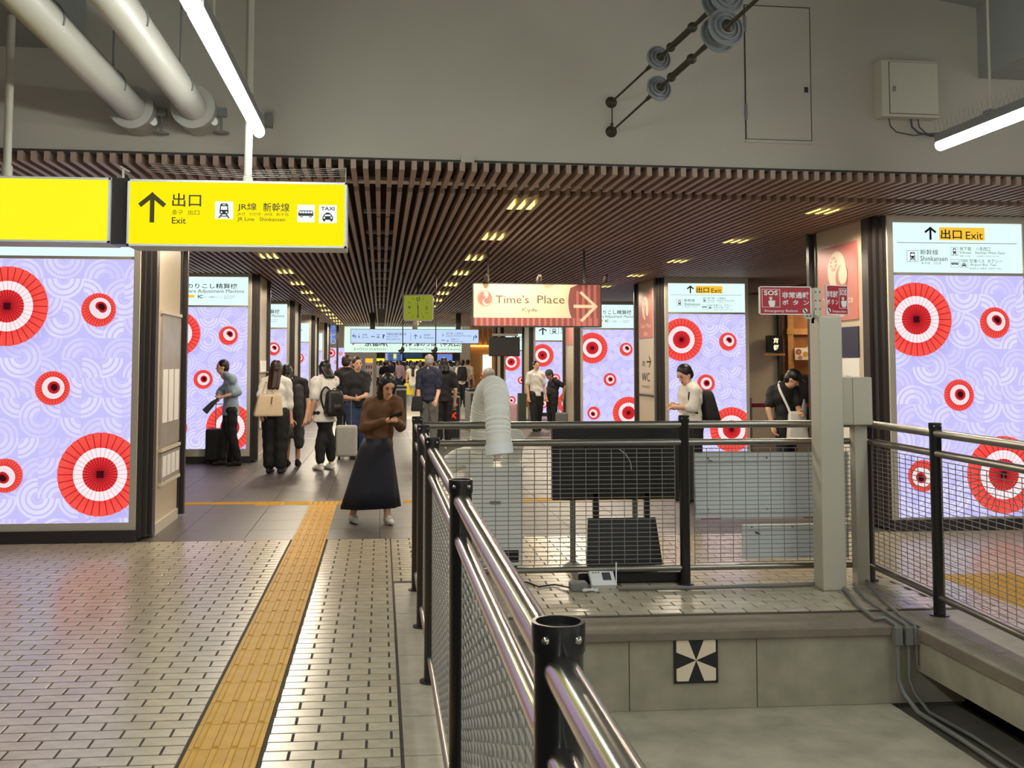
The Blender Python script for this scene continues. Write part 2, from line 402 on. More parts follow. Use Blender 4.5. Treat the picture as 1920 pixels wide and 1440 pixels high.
# pavers, laid in running bond, long side across the hall
def clipped(x0, x1, a, b): return max(x0, a), min(x1, b)
bricks = []
PITCH, LEN, J = .104, .205, .011
r = 0; y = 2.9
zones = [(-6.2, -.78, 2.9, YF), (-.46, .095, 2.9, YF), (.095, .40, 7.72, YF), (.40, PX1 + .5, PY1 + .38, YF), (PX1 + .5, 7.5, 4.6, YF)]
while y + PITCH <= YF + .02:
    for zx0, zx1, zy0, zy1 in zones:
        if y < zy0 - .001: continue
        x = -6.3 + (LEN / 2 if r % 2 else 0)
        while x < zx1:
            a, b = clipped(x, x + LEN, zx0, zx1)
            if b - a > .03:
                c = Vector(((a + b) / 2, y + PITCH / 2, 0)); pr = BT.inverted() @ (c - CAM)
                if pr.z < -.3:
                    sx = HX + F * pr.x / -pr.z; sy = HY - F * pr.y / -pr.z
                    if -120 < sx < 2040 and sy < 1560: bricks.append((round(b - a, 4), c, sy, -pr.z, -40 < sx < 1960 and sy < 1460))
            x += LEN
    y += PITCH; r += 1
def brick_mb(m, c, L, W=PITCH, j=J, t=.009, bv=.0012):
    x, yv = L / 2 - j / 2, W / 2 - j / 2 * .95; cx, cy, z = c
    b = bv; vs = [(cx + sx * x, cy + sy * yv, z - t) for sx, sy in ((-1, -1), (1, -1), (1, 1), (-1, 1))]
    vs += [(cx + sx * x, cy + sy * yv, z - b) for sx, sy in ((-1, -1), (1, -1), (1, 1), (-1, 1))]
    vs += [(cx + sx * (x - b), cy + sy * (yv - b), z) for sx, sy in ((-1, -1), (1, -1), (1, 1), (-1, 1))]
    m.add(vs, [(8, 9, 10, 11)] + [(4 + i, 4 + (i + 1) % 4, 8 + (i + 1) % 4, 8 + i) for i in range(4)] + [(i, (i + 1) % 4, 4 + (i + 1) % 4, 4 + i) for i in range(4)])
bricks.sort(key=lambda q: (not q[4], q[3]))
share = {}
rest = MB()
for i, (L, c, sy, dd, vis) in enumerate(bricks):
    if i < 300:
        if L not in share:
            m = MB(); brick_mb(m, (0, 0, 0), L); me = bpy.data.meshes.new('brick'); me.from_pydata(m.v, [], m.f); me.materials.append(MATS['paver']); share[L] = me
        link('brick', share[L], fl, c)
    else: brick_mb(rest, c, L)
rest.build('brick_paving', 'paver', fl, kind='stuff')
# edge slabs along the left railing and along the right platform edge
ys = [2.4, 2.9, 3.4, 3.88, 4.36, 4.84, 5.32, 5.83, 6.3, 6.79, 7.3, 7.72]
for a, b in zip(ys, ys[1:]):
    m = MB(); brick_mb(m, ((.1 + PX0) / 2, (a + b) / 2, 0), PX0 - .1, b - a, .008); m.build('edge_slab', 'edge_slab', fl)
for k in range(8):
    m = MB(); y0 = 2.58 + .5 * k; brick_mb(m, (PX1 + .25, y0 + .25, 0), .5, .5, .008)
    for q in range(5):
        m.box(PX1 + .03 + q * .03, y0 + .03, 0, PX1 + .04 + q * .03, y0 + .47, .003)
    m.build('edge_slab', 'edge_slab', fl)
# yellow guiding blocks with four bars
def tactile_block():
    m = MB(); brick_mb(m, (0, 0, .002), .3, .3, .004)
    for k in range(4):
        x = -.1125 + .075 * k
        m.add([(x - .016, -.140, .002), (x + .016, -.140, .002), (x + .016, .140, .002), (x - .016, .140, .002), (x - .010, -.132, .008), (x + .010, -.132, .008), (x + .010, .132, .008), (x - .010, .132, .008)],
              [(4, 5, 6, 7), (0, 1, 5, 4), (1, 2, 6, 5), (2, 3, 7, 6), (3, 0, 4, 7)])
    me = bpy.data.meshes.new('tactile_block'); me.from_pydata(m.v, [], m.f); me.materials.append(MATS['tactile']); return me
def dotted_block():
    m = MB(); brick_mb(m, (0, 0, .002), .3, .3, .004)
    for i in range(5):
        for j in range(5): m.lathe((-.12 + .06 * i, -.12 + .06 * j, .002), (0, 0, 1), [(.014, 0), (.010, .005), (0, .005)], 8)
    me = bpy.data.meshes.new('tactile_block'); me.from_pydata(m.v, [], m.f); me.materials.append(MATS['tactile']); return me
tb, db = tactile_block(), dotted_block()
y = 3.0
while y < 11.9:
    link('tactile_block', tb, fl, (-.62, y + .15, 0)); y += .3
for k in range(-2, 3):
    o = link('tactile_block', db if abs(k) < 1 else tb, fl, (-.62 + .3 * k, 12.15, 0)); o.rotation_euler.z = PI / 2 if abs(k) else 0
for k in range(34):
    x = -6.2 + .3 * k
    if not -1.4 < x < .15: o = link('tactile_block', tb, fl, (x, 12.2, 0)); o.rotation_euler.z = PI / 2; o.scale.x = .55
for k in range(6):
    for q in range(2): link('tactile_block', db, fl, (4.25 + .3 * q, 6.0 + .3 * k, .001))
# dark hall floor
quick('hall_subfloor', 'void', fl, (-12, YF, -.2, 14, 30, -.006))
dm = MB(); brick_mb(dm, (0, 0, 0), .6, .6, .004, .006, .001); dme = bpy.data.meshes.new('dark_floor_tile'); dme.from_pydata(dm.v, [], dm.f); dme.materials.append(MATS['dark_tile'])
dr = MB(); n = 0
for j in range(34):
    for i in range(40):
        x = -11.7 + .6 * i; yv = YF + .3 + .6 * j
        if -4.5 < x < 6.5 and j < 14: link('dark_floor_tile', dme, fl, (x, yv, 0)); n += 1
        else: brick_mb(dr, (x, yv, 0), .6, .6, .004, .006, .001)
dr.build('dark_floor_paving', 'dark_tile', fl, kind='stuff')
quick('floor_strip', 'slat_rail', fl, (-2.2, 22.4, 0, 6, 22.5, .002), (-2.2, 24.6, 0, 6, 24.68, .002))
quick('cream_floor', 'cream_tile', fl, (-12, 30, -.2, 16, 70, 0))
# track bay
bay = tag(bpy.data.objects.new('wall_track_bay', None), kind='structure'); COL.objects.link(bay); WL['wall_track_bay'] = Vector()
for a, b in ((PX0 - .12, 1.452), (1.456, 2.218), (2.222, PX1 + .5)):
    quick('wall_panel', 'concrete', bay, (a, PY1 + .03, PZ, b, PY1 + .3, -.055, .004))
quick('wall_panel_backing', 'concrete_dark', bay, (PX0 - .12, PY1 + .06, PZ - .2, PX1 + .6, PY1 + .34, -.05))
for a, b in ((PX0 - .12, PX1),):
    quick('kerb_stone', 'kerb', bay, (a, PY1, -.055, b, PY1 + .375, -.002, .006))
quick('bay_floor', 'concrete', bay, (PX0 - .2, -2, PZ - .2, 3.04, PY1 + .05, PZ))
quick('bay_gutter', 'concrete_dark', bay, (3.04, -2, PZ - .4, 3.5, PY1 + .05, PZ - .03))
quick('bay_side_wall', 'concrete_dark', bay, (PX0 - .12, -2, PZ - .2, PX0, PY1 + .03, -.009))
quick('platform_slab', 'concrete', bay, (PX1 + .02, 2, -.26, PX1 + .9, PY1 + .3, -.0095)); quick('platform_lip', 'kerb', bay, (PX1, 2, -.07, PX1 + .03, PY1 + .02, -.0095))
quick('under_platform_dark', 'void', bay, (4.05, -2, -1, 4.1, PY1, -.26), (3.45, -2, -1, 4.1, PY1 + .1, -.9), (3.5, PY1, -1, 4.1, PY1 + .1, -.26), (3.5, 1.9, -1, 4.1, 2, -.26))  # near-black sheets paint in the darkness of the void under the slab
# big white wall above the slats, ceiling and beams
wl = tag(bpy.data.objects.new('wall_upper', None), kind='structure'); COL.objects.link(wl); WL['wall_upper'] = Vector()
def wall_slab(name, m, parent, z0, z1, d0, d1, x0=-8, x1=11):
    return MB().add([(x, yw(x) + d, z) for z in (z0, z1) for x, d in ((x0, d0), (x1, d0), (x1, d1), (x0, d1))], [(0, 1, 2, 3), (4, 5, 6, 7), (0, 1, 5, 4), (1, 2, 6, 5), (2, 3, 7, 6), (3, 0, 4, 7)]).build(name, m, parent)
wall_slab('wall_face', 'wall_paint', wl, ZC + .085, 4.9, 0, .25)
wall_slab('wall_shadow_joint', 'wall_joint', wl, ZC + .062, ZC + .085, -.012, .2)
cl = tag(bpy.data.objects.new('ceiling', None), kind='structure'); COL.objects.link(cl); WL['ceiling'] = Vector()
YR, ZR = 8.4, 4.62
quick('ceiling_slab', 'ceiling_paint', cl, (-8, -6, ZR, 11, YR, ZR + .2))
bl = atw(160, 60).x; br = atw(1833, 100).x; zl = atw(60, 89).z; zr = atw(1880, 149).z
quick('beam', 'ceiling_paint', cl, (bl - 2.2, -6, zl, bl, yw(bl) + .08, ZR))
b = MB(); b.prism([(br, -6, zr), (br + 2.2, -6, zr), (br + 2.2, -6, ZR + .01), (br - 1.6, -6, ZR + .01), (br, -6, atw(1833, 15).z)], (0, 6 + yw(br) + .08, 0)); b.build('beam', 'ceiling_paint', cl)
# slatted ceiling
sl = tag(bpy.data.objects.new('ceiling_slats', None), kind='structure'); COL.objects.link(sl); WL['ceiling_slats'] = Vector()
quick('slat_backing', 'slat_void', sl, (-9, 8.4, 3.10, 11, 41, 3.13)); wall_slab('slat_backing', 'slat_void', sl, 3.06, 3.065, .02, 1.2)
SP, SW, SH = .0885, .038, .066
def slat_mesh(L):
    m = MB().box(-SW / 2, 0, 0, SW / 2, L, SH); me = bpy.data.meshes.new('slat'); me.from_pydata(m.v, [], m.f); me.materials.append(MATS['slat']); return me
s1, s2, s3 = slat_mesh(.80), slat_mesh(32.1), slat_mesh(1.45)
x0 = atw(213, 290).x % SP
k0 = int(-5.9 / SP)
SLX = []
for k in range(k0, k0 + 150):
    x = x0 + k * SP; SLX.append(x); ys_ = yw(x) + 1.0
    if -3.9 < x < 5.6: link('slat', s1, sl, (x, yw(x) - .03, ZC))
    if abs(x + .02) < .1:
        for q in range(12): link('slat', s3, sl, (x, ys_ + q * 1.6, ZC))
    else: link('slat', s2, sl, (x, ys_, ZC))
for q in range(12):
    yb = 8.53 + q * 1.6 + 1.48; quick('slat_bracket', 'grey_paint', sl, (-.17, yb, ZC + .005, .13, yb + .06, ZC + .04))
wall_slab('slat_edge_rail', 'slat_rail', sl, ZC + .055, ZC + .085, .78, .95, -5, 8)
for k in range(9):
    xx = -3.2 + k * .98; quick('rail_clip', 'white_paint', sl, (xx, yw(xx) + .81, ZC + .046, xx + .11, yw(xx) + .87, ZC + .055))
# hall side walls and far end
quick('wall_left', 'beige_wall', None, (-8.2, YF, 0, -8, 62, 3.1), kind='structure')
quick('wall_right', 'beige_wall', None, (12, YF, 0, 12.2, 62, 3.1), kind='structure')
quick('wall_back', 'beige_wall', None, (-12, 64, 0, 16, 64.2, 5), kind='structure')
quick('ceiling_far_hall', 'cream_tile', None, (-12, 41.2, 4.2, 16, 64, 4.3), kind='structure')
quick('wall_platform_left', 'beige_wall', None, (-7.2, -6, 0, -7, YF - .01, 4.23), kind='structure')
# ================================================================== LAMPS
def tube_lamp(x, y1, z, L, label, spikes=False, wire_to=None):
    t = thing('fluorescent_light', (x, y1 - L / 2, z - .04), label, 'light', 'strip lights over the platform')
    m = MB().box(x - .035, y1 - L, z + .02, x + .035, y1, z + .075); m.build('housing', 'grey_paint', t)
    m = MB().tube([(x, y1 - L + .005, z), (x, y1 - .005, z)], .036, 14); m.build('tube', 'tube_light', t)
    for q in (.25, .8):
        m = MB().tube([(x, y1 - L * q, z + .07), (x, y1 - L * q, ZR)], .008, 8); m.build('hanger', 'white_paint', t)
        m = MB().box(x - .03, y1 - L * q - .04, z + .07, x + .03, y1 - L * q + .04, z + .095); m.build('bracket', 'grey_paint', t)
    if spikes:
        m = MB(); n = int(L / .05)
        for k in range(n):
            yv = y1 - .02 - k * L / n
            for s_ in (-1, 1): m.tube([(x + s_ * .03, yv, z + .07), (x + s_ * .045, yv, z + .16)], .0016, 4)
        m.build('bird_spikes', 'wire', t, kind='stuff')
pl_ = at(486, 248, Y=6.95); pr_ = at(1762, 273, Y=6.7)
ORD = ['', 'second', 'third', 'fourth', 'fifth']
LSTRIP = ['strip light crossing behind the exit sign pole, ending near the white wall'] + [ORD[i] + ' strip light of the left platform row, counted from the white wall' for i in range(1, 5)]
RSTRIP = ['strip light at the upper right with bird spikes along its top'] + [ORD[i] + ' spiked strip light of the right platform row, counted from the wall' for i in range(1, 5)]
for i in range(5):
    tube_lamp(pl_.x, pl_.y - i * 2.46, pl_.z, 2.4, LSTRIP[i])
    tube_lamp(pr_.x, pr_.y - i * 2.46, pr_.z, 2.4, RSTRIP[i], True)
LX = [(-1.45, 0), (1.25, 0), (4.05, 0)]
rows = ['left row', 'middle row', 'right row']
for ri, x in enumerate((-1.45, 1.25, 4.05)):
    for k in range((13, 13, 9)[ri]):
        y = 9.55 + 2.46 * k
        t = thing('downlight', (x, y, ZC + .07), 'warm recessed downlight shining through the ceiling slats, %s' % rows[ri], 'downlight', 'downlights, ' + rows[ri])
        MB().lathe((x, y, 3.085), (0, 0, -1), [(.125, 0), (.125, .03), (.11, .03), (.105, .004)], 18).build('trim_ring', 'white_paint', t)
        gap = sorted(SLX, key=lambda q_: abs(q_ + SP / 2 - x))[:3]
        for gx in gap: quick('slat_glow', 'downlight', t, (gx + SW / 2 + .002, y - .14, ZC + .006, gx + SP - SW / 2 - .002, y + .14, ZC + SH))  # glowing boxes stand in for slat sides lit by the downlight
        dl = bpy.data.lights.new('downlight_lamp', 'SPOT'); dl.shadow_soft_size = .1; dl.spot_size = math.radians(168); dl.spot_blend = .15; dl.energy = DOWN_WATTS; dl.color = (1, .86, .66); do = bpy.data.objects.new('downlight_lamp', dl); COL.objects.link(do); do.parent = t; do.location = (0, 0, -.075)
# ================================================================== PILLARS WITH SCREENS
def screen_mesh(b, x0, x1, y, z0, z1):
    b.add([(x0, y, z1), (x1, y, z1), (x1, y, z0), (x0, y, z0)], [(0, 1, 2, 3)])
    W = x1 - x0; b.uv = [(0, 0), (1, 0), (1, (z1 - z0) / W), (0, (z1 - z0) / W)]
def pillar(side, Y, xin, label, zl=(.17, 2.475), zh=(2.50, 2.93), W=1.30, D=1.62, header='sign_mint', top_dark=False):
    "side -1: pillar left of the hall, its right side faces the hall"
    x0, x1 = (xin - W, xin) if side < 0 else (xin, xin + W)
    t = thing('display_pillar', ((x0 + x1) / 2, Y + D / 2, 0), label, 'pillar')
    g = .055
    a, c = x0 - g, x1 + g                          # outer faces of the cream frame
    quick('core', 'pillar_core', t, (a + .01, Y + .06, .0, c - .01, Y + D - .02, ZC + .02))
    quick('plinth', 'plinth', t, (a - .01, Y - .02, 0, c + .01, Y + .06, .105, .004))
    quick('frame', 'frame_cream', t, (a, Y, .105, x0, Y + .07, ZC), (x1, Y, .105, c, Y + .07, ZC), (x0, Y, .105, x1, Y + .07, zl[0]), (x0, Y + .004, zl[1], x1, Y + .07, zh[0]), (x0, Y, zh[1], x1, Y + .07, ZC))
    b = MB(); screen_mesh(b, x0, x1, Y + .012, *zl); b.build('led_screen', LED, t, label='lavender screen with red paper umbrellas')
    hd = quick('header_sign', header, t, (x0 + .005, Y + .010, zh[0] + .005, x1 - .005, Y + .05, zh[1] - .005))
    inner = c if side < 0 else a
    s = 1 if side < 0 else -1                      # direction out of the side that faces the hall
    def sx(u, v): return tuple(sorted((inner + s * u, inner + s * v)))
    for k, (u, yv, wd) in enumerate(((.0, .03, .035), (.03, .10, .04), (.055, .19, .05), (.07, .27, .03))):
        q = sx(u, u + wd); quick('corner_fin', 'fin_dark', t, (q[0], Y + yv, .03, q[1], Y + yv + .07, ZC + .01))
    q = sx(.0, .10); quick('side_plinth', 'frame_cream', t, (q[0], Y + .35, 0, q[1], Y + D - .16, .10))
    q = sx(.0, .085); quick('side_panel', 'panel_cream', t, (q[0], Y + .35, .10, q[1], Y + D - .16, ZC))
    for k in range(2):
        q = sx(.02 + .04 * k, .10 + .04 * k); quick('corner_fin', 'fin_dark', t, (q[0], Y + D - .17 + .08 * k, .03, q[1], Y + D - .10 + .08 * k, ZC + .01))
    return t, hd, (x0, x1, Y, zh), inner + s * .087, s
def header_plate(info, box):
    x0, x1, Y, zh = info
    return Plate((x0 + .005, Y + .010, zh[1] - .005), (x1 - x0 - .01, 0, 0), (0, 0, -(zh[1] - zh[0] - .01)), (0, -1, 0), box)
def fare(hd, info):
    p = header_plate(info, (335, 517, 463, 574))
    p.frame('ink_grey', 341, 533, 364, 555, .7, 1); p.rect('ink_grey', 343, 536, 349, 544, 2); p.disc('ink_grey', 358, 540, 2.1, 2); p.poly('ink_grey', [(354, 544), (362, 544), (362, 553), (355, 553), (355, 548), (350, 549), (349, 547), (354, 545)], 2)
    p.text('ink_grey', 'のりこし精算機', 369, 530, 447, 540.5, 1, .01); p.text('ink_grey', 'Fare Adjustment Machine', 369, 542, 457, 551)
    p.rect('sign_exit_yellow', 372, 553.5, 381, 559, 2); p.text('ink', 'IC', 386, 553.5, 394, 560, 1, .03); p.text('ink_grey', 'カード精算チャージ', 396, 556, 423, 559.5)
    p.text('ink_grey', 'Card charge', 426, 554, 443, 557); p.text('ink_grey', 'adjustment', 426, 558, 441, 561); p.done(hd)
def exit_header(hd, info):
    p = header_plate(info, (1670, 415, 1922, 512))
    p.arrow_up('ink', 1743, 423, 446, 9, 4.2); p.rect('sign_exit_yellow', 1760, 423, 1849, 448, 1); p.text('ink', '出口', 1763, 427, 1804, 446, 2, .015); p.text('ink', 'Exit', 1812, 431, 1845, 446, 2)
    p.rect('ink_grey', 1678, 453.6, 1912, 454.6)
    p.frame('ink_grey', 1696, 469, 1718, 492, .6); p.train(1697, 470, 1717, 491, 'ink')
    p.text('ink', '新幹線', 1722, 467, 1757, 478); p.text('ink', 'Shinkansen', 1722, 480, 1775, 490); p.text('ink_grey', '新干线   신칸센', 1724, 492, 1762, 496.5)
    p.frame('ink_grey', 1782, 462, 1796, 479, .5); p.train(1782, 462, 1796, 479, 'ink'); p.text('ink', '地下鉄', 1799, 461, 1822, 469); p.text('ink_grey', 'Subway', 1799, 470, 1822, 476)
    p.text('ink', '八条西口', 1831, 461, 1859, 469); p.text('ink_grey', 'Hachijo West Gate', 1830, 470, 1888, 476.5); p.text('ink_grey', '地铁 지하철', 1799, 478, 1820, 481); p.text('ink_grey', '八条西口 하치조니시구치', 1831, 478, 1876, 481)
    p.frame('ink_grey', 1781, 486, 1797, 502, .5); p.bus(1781, 486, 1797, 502, 'ink'); p.frame('ink_grey', 1799, 486, 1815, 502, .5); p.taxi(1799, 486, 1815, 502, 'ink')
    p.text('ink', '空港バス  タクシー', 1818, 485, 1882, 493); p.text('ink_grey', 'Airport Bus  Taxi', 1819, 494, 1870, 500); p.text('ink_grey', '机场巴士 出租车  공항버스 택시', 1818, 502, 1880, 505.5); p.done(hd)
def shink_header(hd, info):
    p = header_plate(info, (1003, 611, 1065, 650))
    p.arrow_up('ink', 1014, 625, 638, 5, 2); p.frame('ink_grey', 1024.5, 624.5, 1038, 637, .5); p.train(1025, 625, 1037, 637, 'ink'); p.text('ink_grey', '新幹線', 1041, 623.5, 1064, 630); p.text('ink_grey', 'Shinkansen', 1041, 632, 1069 - 5, 637); p.done(hd)
def small_header(hd, info, lines):
    p = header_plate(info, (0, 0, 100, 100)); yv = 14
    for s_, hgt, x1 in lines: p.text('ink_grey', s_, 18, yv, x1, yv + hgt); yv += hgt + 7
    p.done(hd)
# left side
XL, XR = at(247, 700, Y=YF).x, at(1680, 700, Y=YF).x
Y2, Y3, Y4, Y5 = 17.1, 24.5, 32., 38.
t, hd, inf, xi, s = pillar(-1, YF, XL, 'pillar with umbrella screen at the far left, nearest on the left side')
p = header_plate(inf, (-12, 403, 253, 484)); p.frame('ink_grey', 44, 445, 70, 460, 1); p.text('ink_grey', 'JR线   JR선', 77, 458, 114, 466); p.frame('ink_grey', 126, 430, 153, 460.5, 1); p.frame('ink_grey', 157, 430, 184, 461, 1); p.line('ink_grey', [(166, 456), (166, 460)], 3); p.line('ink_grey', [(176, 456), (176, 460)], 3); p.done(hd)
quick('poster_case', 'panel_grey', t, (xi - .01, YF + .5, .78, xi + .02, YF + 1.40, 2.02)); quick('leaflet_pocket', 'panel_grey', t, (xi - .01, YF + .5, .45, xi + .03, YF + 1.40, .72))
quick('case_rail', 'frame_cream', t, (xi, YF + .48, .735, xi + .035, YF + 1.42, .765), (xi, YF + .48, 2.02, xi + .03, YF + 1.42, 2.05), (xi, YF + .48, .42, xi + .035, YF + 1.42, .45))
pp = MB()
for q in range(4): pp.box(xi + .02, YF + .55 + .21 * q, .5, xi + .034, YF + .71 + .21 * q, .69)
for q in range(3): pp.box(xi + .02, YF + .55 + .28 * q, 1.0, xi + .024, YF + .76 + .28 * q, 1.5)
pp.build('leaflets', 'white_print', t)
t, hd, inf, xi, s = pillar(-1, Y2, at(463, 700, Y=Y2).x, 'pillar with fare adjustment sign behind the man with the suitcase', zl=(.22, 2.44), zh=(2.465, 2.92)); fare(hd, inf)
for q in range(4): quick('leaflet_shelf', 'panel_grey', t, (xi, Y2 + .45, .5 + .3 * q, xi + .05, Y2 + 1.4, .52 + .3 * q)); quick('leaflets', 'white_print', t, (xi + .005, Y2 + .5, .52 + .3 * q, xi + .03, Y2 + 1.2, .7 + .3 * q))
t, hd, inf, xi, s = pillar(-1, Y3, at(537, 700, Y=Y3).x, 'pillar with fare sign behind the woman with the beige tote bag', zl=(.05, 2.33), zh=(2.36, 2.9)); fare(hd, inf)
t, hd, inf, xi, s = pillar(-1, Y4, at(579, 700, Y=Y4).x, 'pillar with umbrella screen left of the woman in the white blouse', zl=(-.02 + .13, 2.16), zh=(2.19, 2.75)); small_header(hd, inf, [('みやこみち', 14, 75), ('MIYAKOMICHI', 7, 85), ('JR線', 6, 45), ('京都駅', 14, 60), ('Kyoto Sta.', 6, 60)])
t, hd, inf, xi, s = pillar(-1, Y5, at(604, 700, Y=Y5).x, 'narrow far pillar with umbrella screen, last on the left side', zl=(.11, 1.98), zh=(2.0, 2.62)); small_header(hd, inf, [('JR', 10, 40), ('Exit', 8, 60)])
# right side
t, hd, inf, xi, s = pillar(1, YF, XR, 'pillar with yellow exit header and umbrella screen at the far right, nearest', zl=(.125, 2.40), zh=(2.425, 2.905)); exit_header(hd, inf); R1 = (t, xi)
t2, hd, inf, xi2, s = pillar(1, Y2, at(1254, 700, Y=Y2).x, 'pillar with yellow exit header behind the person in the white shirt', zl=(.13, 2.37), zh=(2.40, 2.88)); exit_header(hd, inf)
t3, hd, inf, xi3, s = pillar(1, Y3 - .6, at(1093, 700, Y=Y3 - .6).x, 'pillar with fare adjustment header right of the hanging rose sign', zl=(.05, 2.33), zh=(2.36, 2.9)); fare(hd, inf)
t4, hd, inf, xi4, s = pillar(1, Y4 - .6, at(1004, 700, Y=Y4 - .6).x, 'pillar with shinkansen arrow header behind the man in the cap', zl=(.05, 2.2), zh=(2.24, 2.82), W=1.25); shink_header(hd, inf)
t5, hd, inf, xi5, s = pillar(1, Y5, at(948, 700, Y=Y5).x, 'far pillar with umbrella screen half behind the hanging black monitor', zl=(.05, 2.0), zh=(2.03, 2.62), W=1.2); small_header(hd, inf, [('新幹線', 12, 70), ('Shinkansen', 8, 80)])
def emblem(p, cx, cy, r, fg, bg, h=1):
    "round emblem of sun and crescent moon"
    p.disc(fg, cx, cy, r, h); p.ring(bg, cx, cy, r * .93, r * .07, h + 1)
    p.disc(bg, cx + r * .02, cy - r * .42, r * .40, h + 1); p.disc(fg, cx - r * .28, cy - r * .36, r * .42, h + 2); p.disc(bg, cx + r * .1, cy - r * .46, r * .17, h + 3)
    for k in range(8): a = k * PI / 4; p.line(bg, [(cx + r * (.1 + .2 * math.cos(a)), cy + r * (-.46 + .2 * math.sin(a))), (cx + r * (.1 + .3 * math.cos(a)), cy + r * (-.46 + .3 * math.sin(a)))], r * .06, h + 3)
    p.disc(bg, cx + r * .1, cy + r * .42, r * .40, h + 3); p.disc(fg, cx + r * .22, cy + r * .32, r * .33, h + 4); p.disc(bg, cx + r * .55, cy + r * .2, r * .05, h + 5); p.disc(bg, cx + r * .62, cy - r * .05, r * .04, h + 5)
def side_poster(t, xi, Y, nearest):
    # side faces left (-x); u runs from the far end to the near end
    def pl(z1, z0, y1, y0, box): return Plate((xi - .012, y1, z1), (0, y0 - y1, 0), (0, 0, z0 - z1), (-1, 0, 0), box)
    q = quick('shop_poster', 'pink_print', t, (xi - .012, Y + .45, 2.0, xi, Y + 1.38, 2.78)); p = pl(2.78, 2.0, Y + 1.38, Y + .45, (0, 0, 100, 100))
    p.disc('cream_print', 50, 34, 24, 1, ry=26); p.disc('pink_print', 62, 44, 15, 2, ry=17); p.disc('pink_print', 42, 24, 9, 2, ry=10); p.disc('cream_print', 66, 40, 11, 3, ry=13)
    for k in range(8): a = k * PI / 4; p.line('cream_print', [(42, 24), (42 + 7 * math.cos(a), 24 + 8 * math.sin(a))], 2.4, 3)
    p.text('cream_print', "Time's  Place", 12, 68, 90, 78); p.text('cream_print', 'Gifts', 38, 86, 66, 95); p.done(q)
    if nearest:
        q = quick('information_header', 'navy_print', t, (xi - .014, Y + .45, 1.62, xi, Y + 1.38, 1.93)); p = pl(1.93, 1.62, Y + 1.38, Y + .45, (0, 0, 100, 100))
        p.text('white_print', '京都駅ご案内', 25, 22, 78, 42); p.text('white_print', 'Kyoto Station Information', 6, 50, 94, 66); p.text('white_print', '京都站信息  교토역 안내', 25, 74, 75, 84); p.done(q)
        q = quick('notice_case', 'white_print', t, (xi - .010, Y + .45, .35, xi, Y + 1.38, 1.62)); p = pl(1.62, .35, Y + 1.38, Y + .45, (0, 0, 100, 100))
        p.text('ink_grey', 'ATM  WC', 20, 5, 60, 9); p.text('ink_grey', 'エレベーター  Locker', 20, 13, 80, 16); p.rect('red_print', 4, 22, 40, 30); p.rect('panel_grey', 42, 21, 80, 29); p.rect('wood_light', 4, 33, 96, 36); p.rect('wood_light', 4, 40, 96, 43); p.rect('panel_grey', 4, 46, 96, 54); p.text('ink', 'お知らせ', 8, 70, 40, 75)
        for k in range(6): p.text('ink_grey', 'きっぷうりば のりかえ', 8, 79 + 3 * k, 80, 81 + 3 * k)
        p.done(q)
    else:
        q = quick('direction_panel', 'panel_cream', t, (xi - .010, Y + .45, 1.05, xi, Y + 1.38, 1.98)); p = pl(1.98, 1.05, Y + 1.38, Y + .45, (0, 0, 100, 100))
        p.line('ink', [(60, 42), (88, 42)], 3); p.line('ink', [(76, 33), (88, 42), (76, 51)], 3); p.text('ink', '改札', 25, 40, 50, 50); p.text('ink', 'WC', 20, 62, 80, 78); p.text('ink', 'TOILET', 20, 86, 80, 90); p.done(q)
        quick('panel_rail', 'fin_dark', t, (xi - .014, Y + .42, 1.0, xi, Y + 1.40, 1.03))
side_poster(R1[0], R1[1], YF, True); side_poster(t2, xi2, Y2, False)
quick('side_sign', 'pink_print', t3, (xi3 - .012, Y3 - .1, 2.0, xi3, Y3 + .75, 2.7))
# ================================================================== HANGING SIGNS
def sign_box(name, label, px, Y, face, depth=.14, border=3, frame='grey_paint', cat='sign', group=None):
    "box sign; px is its outline in the photo"
    a = at(px[0], (px[1] + px[3]) / 2, Y=Y); b_ = at(px[2], (px[1] + px[3]) / 2, Y=Y); zt = at((px[0] + px[2]) / 2, px[1], Y=Y).z; zb = at((px[0] + px[2]) / 2, px[3], Y=Y).z
    t = thing(name, ((a.x + b_.x) / 2, Y + depth / 2, zb), label, cat, group)
    e = (b_.x - a.x) / (px[2] - px[0]) * border
    quick('casing', frame, t, (a.x, Y + .012, zb, b_.x, Y + depth, zt))
    quick('frame', frame, t, (a.x, Y, zb, a.x + e, Y + .02, zt), (b_.x - e, Y, zb, b_.x, Y + .02, zt), (a.x, Y, zb, b_.x, Y + .02, zb + e), (a.x, Y, zt - e, b_.x, Y + .02, zt))
    f = quick('face', face, t, (a.x + e, Y + .004, zb + e, b_.x - e, Y + .014, zt - e))
    return t, f, Plate((a.x, Y + .004, zt), (b_.x - a.x, 0, 0), (0, 0, zb - zt), (0, -1, 0), px), (a.x, b_.x, zb, zt)
YS = 6.8
t, f, p, e = sign_box('hanging_sign', 'yellow backlit exit sign with arrow and train pictogram, hanging left of centre', (238, 339, 650, 463), YS, 'sign_yellow', .3, 4, 'board_grey')
I = 'ink_yellow_sign'
p.arrow_up(I, 284, 365, 415, 20, 8.5); p.text(I, '出口', 321, 364, 375, 389, 1, .012); p.text(I, '출구', 321, 395, 341, 404); p.text(I, '出口', 351, 395, 372, 404); p.text(I, 'Exit', 321, 409, 347, 421, 1, .008)
p.rect('sign_white', 401, 378, 435, 411, 1); p.train(401, 378, 435, 411, 'ink', 'sign_white', 1); p.text(I, 'JR線', 443, 380, 479, 396, 1, .01); p.text(I, '新幹線', 491, 379, 541, 396, 1, .01)
